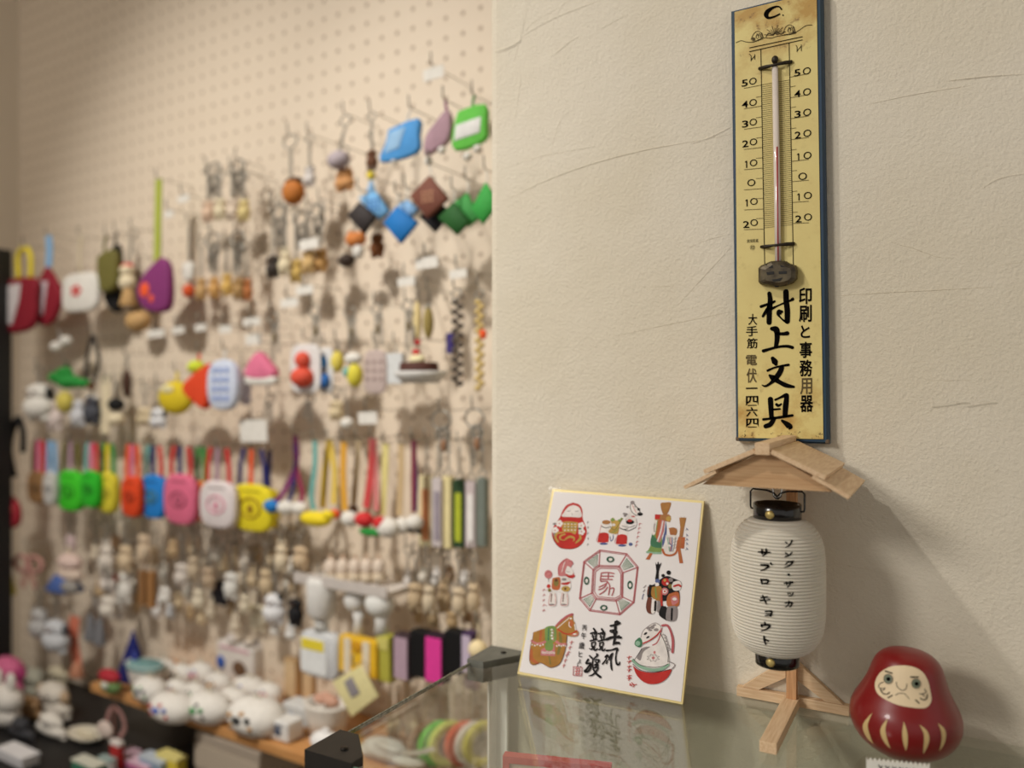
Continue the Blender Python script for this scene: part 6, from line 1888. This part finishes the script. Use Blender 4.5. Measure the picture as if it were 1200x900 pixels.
# ------------------------------------------------------------------ long wooden shelf and its ceramics
ZS = 0.722
M_SHELF = mat('shelf_wood', (204, 150, 92), 0.55, rgb2=(186, 130, 76), nscale=18, stretch=(1, 10, 10))
pL = on_peg(106, 800, 0.0)
uL = (on_peg(106, 456, 0.13) - p0).dot(UP_)
uR = (on_peg(560, 456, 0.0) - p0).dot(UP_)
sh = thing('wall_shelf', 'long narrow wooden shelf carrying white ceramics under the pegboard', 'shelf', tuple(p0 + UP_ * uL + Vector((0, 0, ZS - p0.z))), PEGRZ)
b = MB(); b.box(((uR - uL) / 2, -0.0655, -0.006), (uR - uL, 0.129, 0.012), 0, None, 0.001); b.build('board', M_SHELF, sh)
b = MB()
for x_ in (0.10, (uR - uL) * 0.55, (uR - uL) - 0.1):
    b.prism([(0, 0), (0.0, -0.07), (0.012, -0.07), (0.012, 0)], -0.012, -0.001, 0, T(x_, 0, -0.0125))
    b.box((x_ + 0.006, -0.045, -0.0165), (0.012, 0.085, 0.007))
b.build('bracket', mat('shelf_bracket', (150, 140, 124), 0.5, metal=0.3), sh)

MARK = [(40, 60, 130), (60, 150, 80), (190, 90, 120), (60, 60, 60), (90, 110, 190), (190, 140, 70), (200, 60, 70), (90, 90, 100)]
CER = [  # x, base y, w, h, kind, mark, label
    (170, 806, 34, 40, 'cup', 0, 'white ceramic cup with blue green band at the back left of the shelf'),
    (192, 798, 26, 26, 'bell', 4, 'small white ceramic bell right of the banded cup'),
    (176, 820, 32, 26, 'bell', 7, 'white ceramic bell in front of the banded cup'),
    (203, 842, 44, 30, 'bell', 4, 'white round ceramic bell with blue mark at the front left'),
    (214, 800, 24, 22, 'bell', 3, 'small white ceramic bell with dark spots in the back row'),
    (208, 818, 24, 22, 'bell', 6, 'small white ceramic bell with pink mark in the second row'),
    (245, 843, 44, 32, 'bell', 1, 'white ceramic bell with green mark in the front row centre'),
    (229, 824, 24, 24, 'bell', 1, 'little white ceramic bell with bright green dot in the second row'),
    (236, 802, 26, 26, 'bell', 2, 'white ceramic bell with pinkish pattern at the back left of the house'),
    (256, 812, 26, 24, 'bell', 5, 'white ceramic bell with tan mark in the middle of the shelf'),
    (274, 832, 32, 26, 'bell', 0, 'white ceramic bell with blue spots left of the largest one'),
    (292, 817, 34, 24, 'bell', 2, 'white ceramic bell with pink flowers under the white house'),
    (316, 824, 26, 24, 'bell', 6, 'pinkish white ceramic bell right of the pink flowered one'),
    (301, 856, 56, 38, 'bell', 3, 'largest white ceramic bell with black mark at the front of the shelf'),
]
for x, yb, w_, h_, kd, mk, lab in CER:
    if kd == 'cup':
        parts = [('cup', (222, 218, 210), ('l', x, [(2, yb), (w_ * 0.36, yb), (w_ * 0.42, yb - h_ * 0.3), (w_ * 0.5, yb - h_ * 0.7), (w_ * 0.5, yb - h_ * 0.74), (w_ * 0.46, yb - h_ * 0.72), (w_ * 0.38, yb - h_ * 0.2), (2, yb - h_ * 0.15)])), ('band', (120, 160, 160), ('l', x, [(w_ * 0.485, yb - h_ * 0.6), (w_ * 0.505, yb - h_ * 0.62), (w_ * 0.515, yb - h_ * 0.7), (w_ * 0.5, yb - h_ * 0.72)]))]
        stands('ceramic_cup', lab, 'cup', x, yb, ZS + 0.0006, parts, 'white ceramics on the shelf')
    else:
        rr = w_ / 2
        prof_ = [(1, yb), (rr * 0.66, yb), (rr * 0.9, yb - h_ * 0.16), (rr, yb - h_ * 0.42), (rr * 0.92, yb - h_ * 0.68), (rr * 0.66, yb - h_ * 0.88), (rr * 0.3, yb - h_ * 0.98), (1, yb - h_)]
        parts = [('bell', (236, 232, 225), ('l', x, prof_)), ('painted_mark', MARK[mk], ('@', -rr * 0.93, ('b', x - rr * 0.1, yb - h_ * 0.5, rr * 0.22, h_ * 0.13, rr * 0.10)), ('@', -rr * 0.90, ('b', x + rr * 0.3, yb - h_ * 0.58, rr * 0.10, h_ * 0.10, rr * 0.10))),
                 ('painted_spots', MARK[(mk + 2) % 8], *[('@', -rr * 0.84, ('b', x + rr * dx_, yb - h_ * dz_, rr * 0.09, h_ * 0.07, rr * 0.12)) for dx_, dz_ in ((-0.45, 0.6), (-0.36, 0.34), (0.4, 0.36), (0.05, 0.72))]), ('loop', (206, 196, 176), ('r', x, yb - h_ - 2, 3, 0.9)),
                 ('slit', (120, 108, 96), ('@', -rr * 0.90, ('x', x, yb - h_ * 0.22, rr * 0.9, 1.4, 2)))]
        stands('ceramic_bell', lab, 'bell', x, yb, ZS + 0.0006, parts, 'white ceramics on the shelf')
stands('blue_cone', 'dark blue pointed ornament at the back left of the shelf', 'ornament', 158, 797, ZS + 0.0006, [('cone', (34, 40, 112), ('k', 156, 740, 797, 1.5, 15)), ('tassel', (60, 70, 150), ('@', -6, ('k', 164, 760, 786, 2, 6)))])
stands('apple_ornament', 'red and green round ornament at the left end of the shelf', 'ornament', 130, 812, ZS + 0.0006, [('base', (110, 140, 84), ('b', 130, 804, 10, 8.5)), ('cap', (176, 44, 56), ('b', 128, 793, 11, 8)), ('spot', (214, 214, 200), ('@', -9, ('b', 131, 800, 4, 4, 2)))])
stands('white_house', 'white box shaped ornament with a blue and a brown opening', 'ornament', 288, 795, ZS + 0.0006, [('body', (226, 220, 214), ('x', 287, 773, 44, 44, 30)), ('ear', (226, 218, 214), ('k', 272, 744, 753, 1, 7)), ('ear', (226, 218, 214), ('k', 302, 744, 753, 1, 7)), ('blue_window', (56, 96, 180), ('@', -15.6, ('b', 271, 776, 5, 8, 1.4))), ('brown_window', (112, 84, 62), ('@', -15.6, ('b', 293, 778, 8, 9, 1.4))), ('rim', (214, 170, 180), ('@', -15.4, ('x', 287, 757, 34, 3, 1)))])
stands('white_cube', 'white cube with a dark mark at the front of the shelf', 'ornament', 335, 864, ZS + 0.0006, [('cube', (226, 224, 220), ('x', 335, 852, 24, 23, 24)), ('mark', (84, 90, 110), ('@', -12.6, ('b', 335, 853, 4, 5, 1)), ('@', -12.6, ('x', 335, 846, 9, 2, 1)))])
stands('white_cube', 'white block behind the cube with a dark mark', 'ornament', 354, 846, ZS + 0.0006, [('cube', (216, 216, 214), ('x', 354, 834, 30, 23, 24)), ('mark', (150, 160, 176), ('@', -12.6, ('b', 350, 835, 4, 4, 1)))])
stands('white_pot', 'white pot holding pinkish sweets at the right of the shelf', 'pot', 383, 862, ZS + 0.0006, [('pot', (222, 216, 206), ('l', 383, [(2, 862), (16, 862), (20, 840), (22, 826), (23, 823), (19, 822), (16, 850), (2, 852)])), ('sweets', (206, 160, 138), ('b', 376, 821, 8, 6), ('b', 388, 820, 9, 7), ('b', 382, 816, 6, 5))])
stands('white_bag', 'bright white wrapped bundle in front of the pot', 'bundle', 383, 884, ZS + 0.0006, [('wrap', (234, 232, 230), ('b', 382, 870, 17, 13)), ('knot', (224, 222, 220), ('b', 382, 857, 5, 4))])
for i, (x, h_) in enumerate(((343, 44), (362, 36))):
    stands('wooden_block', ('taller upright pale wooden block at the back of the shelf', 'shorter upright pale wooden block behind the white blocks')[i], 'block', x, 818, ZS + 0.0006, [('block', (214, 186, 146), ('x', x, 818 - h_ / 2 - 0.3, 13, h_, 10)), ('top_cap', (196, 164, 122), ('x', x, 818 - h_ - 1.6, 14, 2.4, 11))])
# seen past the case: white cloth and round goods
stands('white_cloth', 'crumpled white cloth lying on the shelf beyond the glass case corner', 'cloth', 460, 893, ZS + 0.0006, [('cloth', (214, 210, 200), ('b', 452, 880, 26, 12, 16), ('b', 478, 884, 20, 8, 14), ('b', 436, 886, 16, 7, 12)), ('fold', (204, 198, 186), ('@', -10, ('b', 460, 872, 16, 5, 6)), ('@', -8, ('f', [(470, 876), (495, 868), (512, 858)], 5)))])
def roll(x, yb, r_, cols, lab):
    parts = []
    for i, (nm, rg) in enumerate(cols):
        o_ = i * 9
        parts.append((nm, rg, ('l2', x + o_, yb - r_, r_, 8)))
    return parts
for i, (x, rg, lab) in enumerate(((503, (132, 96, 66), 'brown round tape roll standing on edge'), (514, (92, 202, 60), 'bright green round tape roll standing on edge'), (526, (206, 214, 96), 'yellow-green round tape roll standing on edge'), (545, (214, 84, 48), 'orange red round tape roll standing on edge'), (556, (222, 214, 204), 'white round tape roll standing on edge'), (566, (206, 196, 84), 'mustard yellow round tape roll nearest the corner strip'))):
    P = on_level(x, 897, ZS + 0.0008)
    r = thing('tape_roll', lab, 'tape roll', tuple(P), PEGRZ - 0.5, 'tape rolls beyond the glass case')
    b = MB()
    Rr = 0.0255
    b.lathe([(Rr * 0.62, -0.004), (Rr * 0.97, -0.004), (Rr, -0.003), (Rr, 0.003), (Rr * 0.97, 0.004), (Rr * 0.62, 0.004), (Rr * 0.62, -0.004)], 32, 0, T(0, 0, Rr) @ Ry(RAD(90)))
    b.build('roll', gm(rg), r)
    b = MB()
    b.lathe([(Rr * 0.54, -0.0036), (Rr * 0.61, -0.0036), (Rr * 0.61, 0.0036), (Rr * 0.54, 0.0036), (Rr * 0.54, -0.0036)], 32, 0, T(0, 0, Rr) @ Ry(RAD(90)))
    b.build('core', gm((190, 176, 150)), r)

# ------------------------------------------------------------------ below the shelf
ZT = 0.640
M_BLKT = mat('black_table', (22, 20, 20), 0.5, noise=0.2, nscale=20)
q0 = p0 + UP_ * (LEFTU + 0.052)
bt = thing('black_table', 'low black table in the corner under the plush toys', 'table', (q0.x, q0.y, 0), PEGRZ)
wt = (on_level(224, 870, ZT) - q0).dot(UP_)  # right end of the black top stands in for shade below the shelf
b = MB(); b.box((wt / 2, -0.275, ZT - 0.012), (wt, 0.52, 0.024), 0, None, 0.002); b.build('top', M_BLKT, bt)
for x_ in (0.03, wt - 0.03):
    for y_ in (-0.04, -0.51):
        b = MB(); b.box((x_, y_, (ZT - 0.0245) / 2), (0.03, 0.03, ZT - 0.0245), 0, None, 0.002); b.build('leg', M_BLKT, bt)
gb0 = on_level(228, 905, ZT)
# grey cardboard box under the shelf
ug0, ug1 = (on_peg(229, 456, 0.132) - p0).dot(UP_), (on_peg(304, 456, 0.132) - p0).dot(UP_)
gbx = thing('grey_box', 'grey brown cardboard box under the right of the wooden shelf', 'box', tuple(p0 + UP_ * ((ug0 + ug1) / 2) + Vector((0, 0, -p0.z))), PEGRZ)
b = MB(); b.box((0, -0.099, 0.3535), (ug1 - ug0, 0.066, 0.707), 0, None, 0.002); b.build('carton', mat('grey_card', (164, 150, 134), 0.8, noise=0.08, nscale=14), gbx)
b = MB(); b.box((0, -0.1328, 0.678), (ug1 - ug0, 0.0012, 0.03), 0); b.build('lid_edge', mat('grey_card_lid', (176, 162, 144), 0.8), gbx)

HEAP = [  # plush heap on the black table
    (62, 838, 44, 40, (216, 208, 196), 'dog', (186, 160, 130), 'white plush dog with tan ears on top of the heap'),
    (37, 842, 24, 26, (176, 140, 102), 'cat', None, 'tan plush toy left of the white plush dog'),
    (60, 862, 38, 28, (226, 220, 210), 'dog', None, 'white plush dog lying in front of the heap'),
    (5, 850, 34, 50, (220, 214, 206), 'bunny', None, 'white plush rabbit cut by the left picture edge'),
    (40, 816, 40, 34, (168, 166, 150), 'cat', None, 'greenish grey plush toy at the back of the heap'),
    (9, 812, 38, 44, (216, 110, 150), 'dog', (170, 60, 110), 'pink plush toy at the back left corner'),
    (68, 806, 20, 26, (206, 196, 170), 'dog', None, 'small cream plush toy at the back right of the heap'),
    (25, 864, 34, 24, (62, 62, 66), 'cat', None, 'dark grey plush toy between the white ones'),
]
for x, yb, w_, h_, rg, kd, ear, lab in HEAP:
    hr = h_ * 0.34
    ears = {'cat': [('k', x - hr * 0.6, yb - h_ * 1.02, yb - h_ * 0.75, 0.4, hr * 0.42), ('k', x + hr * 0.6, yb - h_ * 1.02, yb - h_ * 0.75, 0.4, hr * 0.42)], 'dog': [('b', x - hr, yb - h_ * 0.62, hr * 0.34, hr * 0.6), ('b', x + hr, yb - h_ * 0.62, hr * 0.34, hr * 0.6)],
            'bunny': [('b', x - hr * 0.45, yb - h_ * 1.05, hr * 0.26, hr * 0.7), ('b', x + hr * 0.45, yb - h_ * 1.05, hr * 0.26, hr * 0.7)]}[kd]
    stands('plush_toy', lab, 'plush toy', x, yb, ZT + 0.0006, [('body', rg, ('b', x, yb - h_ * 0.27, w_ * 0.46, h_ * 0.27), ('b', x, yb - h_ * 0.64, hr, hr * 0.95), ('b', x - w_ * 0.3, yb - h_ * 0.1, w_ * 0.16, h_ * 0.1), ('b', x + w_ * 0.3, yb - h_ * 0.1, w_ * 0.16, h_ * 0.1)), *[('ear', ear or rg, e_) for e_ in ears],
                ('face', (60, 48, 44), ('@', -hr * 0.9, ('b', x - hr * 0.35, yb - h_ * 0.67, hr * 0.12, hr * 0.12)), ('@', -hr * 0.9, ('b', x + hr * 0.35, yb - h_ * 0.67, hr * 0.12, hr * 0.12)), ('@', -hr * 0.95, ('b', x, yb - h_ * 0.58, hr * 0.16, hr * 0.1)))], 'plush toys heaped on the black table')
stands('white_saucer', 'white oval saucer at the edge of the black table', 'saucer', 101, 866, ZT + 0.0006, [('dish', (222, 214, 196), ('l', 101, [(2, 866), (9, 866), (15, 861), (17, 858), (15, 858), (9, 863), (2, 863)])), ('cake', (214, 204, 180), ('b', 101, 859, 11, 5))])
stands('white_box', 'flat white box low at the left on the black table', 'box', 22, 893, ZT + 0.0006, [('box', (206, 204, 206), ('x', 21, 887, 30, 10, 20)), ('lid', (222, 220, 222), ('x', 21, 881, 31, 4, 21))])
stands('display_pole', 'slim pole stand draped with pinkish ribbon before the shelf end', 'stand', 134, 893, ZT + 0.0006, [('base', (90, 60, 50), ('k', 134, 888, 893, 9, 11)), ('pole', (110, 76, 66), ('k', 134, 826, 888, 1.6, 1.6)), ('ribbon', (166, 124, 118), ('f', [(134, 828), (128, 836), (126, 852), (132, 866)], 4), ('f', [(134, 828), (142, 834), (146, 848), (140, 862)], 4)), ('bow', (214, 196, 186), ('@', -4, ('b', 127, 856, 9, 10, 4)))])
for x, yb, w_, h_, rg, lid, lab in ((137, 899, 11, 32, (176, 44, 44), (226, 218, 212), 'upright red tube box with white cap by the ribbon pole'), (126, 903, 14, 16, (220, 218, 214), (150, 170, 166), 'small white box at the foot of the red tube'), (163, 896, 40, 9, (206, 120, 164), (226, 190, 206), 'flat pink box on the black table'), (104, 905, 26, 14, (60, 122, 96), (206, 206, 190), 'green box low in the front'),
                                  (182, 903, 26, 17, (146, 166, 186), (196, 206, 216), 'blue grey box next to the yellow one'), (201, 905, 24, 22, (226, 202, 70), (236, 222, 140), 'bright yellow box low in the front')):
    stands('small_box', lab, 'box', x, yb, ZT + 0.0006, [('box', rg, ('x', x, yb - h_ * 0.42, w_, h_ * 0.82, w_ * 0.6)), ('lid', lid, ('x', x, yb - h_ * 0.90, w_ * 1.03, h_ * 0.16, w_ * 0.63))], 'small boxes on the black table')

# ------------------------------------------------------------------ black post with green panel at the far left
bp_ = on_peg(3, 456, 0.09)
post = thing('black_post', 'black display post with dark green panel and white tag at the left edge', 'display post', (bp_.x, bp_.y, ZT + 0.0005), PEGRZ)
px_, py_, pd_ = proj((bp_.x, bp_.y, CAMZ))
s_ = pd_ / FPX
ztop = CAMZ + (456 - 292) * s_
wpost = 0.030
b = MB(); b.box((-wpost * 0.4, 0, (ztop - ZT) / 2), (wpost, 0.03, ztop - ZT), 0, None, 0.003); b.build('post', mat('black_paint', (24, 24, 26), 0.5), post)
b = MB(); b.box((-wpost * 0.4, -0.0165, CAMZ - ZT + (456 - 418) * s_), (wpost * 0.98, 0.003, 85 * s_)); b.build('panel', mat('dark_green_panel', (38, 66, 36), 0.6), post)
b = MB(); b.box((-wpost * 0.4 + 0.004, -0.019, CAMZ - ZT + (456 - 484) * s_), (wpost * 0.5, 0.002, 40 * s_), 0); b.build('tag', mat('pale_tag', (176, 170, 170), 0.7), post)
goods('black_cord_loop', 'thick black cord loops hanging beside the black post', 'cord', 22, 488, 0.07, [('cord', BLK, ('t', [(22, 489), (14, 504), (10, 530), (16, 560)], 3.6), ('t', [(22, 489), (27, 506), (27, 530)], 3.0))])
goods('red_cloth', 'dark red folded cloth at the left edge below the cord loops', 'cloth', 10, 572, 0.07, [('cloth', (168, 44, 56), ('p', [(-6, 582), (12, 580), (22, 592), (22, 612), (10, 620), (-6, 618)], 8)), ('band', (190, 90, 80), ('@', -4.4, ('s', [(0, 590), (20, 593), (20, 598), (0, 596)], 1)))])

# ------------------------------------------------------------------ peg hooks carrying the goods
M_HOOK = mat('peg_hook_steel', (186, 180, 168), 0.4, metal=0.3)
M_HOOKT = mat('peg_hook_tip', (120, 114, 104), 0.45, metal=0.4)
done = []
for hx, hy, off in sorted(HOOKS, key=lambda h: -h[2]):
    if any(abs(hx - a) < 7 and abs(hy - c) < 7 for a, c in done):
        continue
    done.append((hx, hy))
    P = on_peg(hx, hy, off)
    r = thing('peg_hook', 'thin steel peg hook stuck in the pegboard with goods hanging from it', 'hook', tuple(P), PEGRZ, 'peg hooks in the pegboard')
    b = MB()
    b.tube([(0, off, 0.0008), (0, 0.004, 0.0008), (0, -0.003, 0.0012)], 0.0007, 6)
    b.build('rod', M_HOOK, r)
    b = MB()
    b.tube([(0, -0.0032, 0.0012), (0, -0.0050, 0.0040), (0, -0.0052, 0.0150)], 0.0010, 6)
    b.build('upturned_tip', M_HOOKT, r)
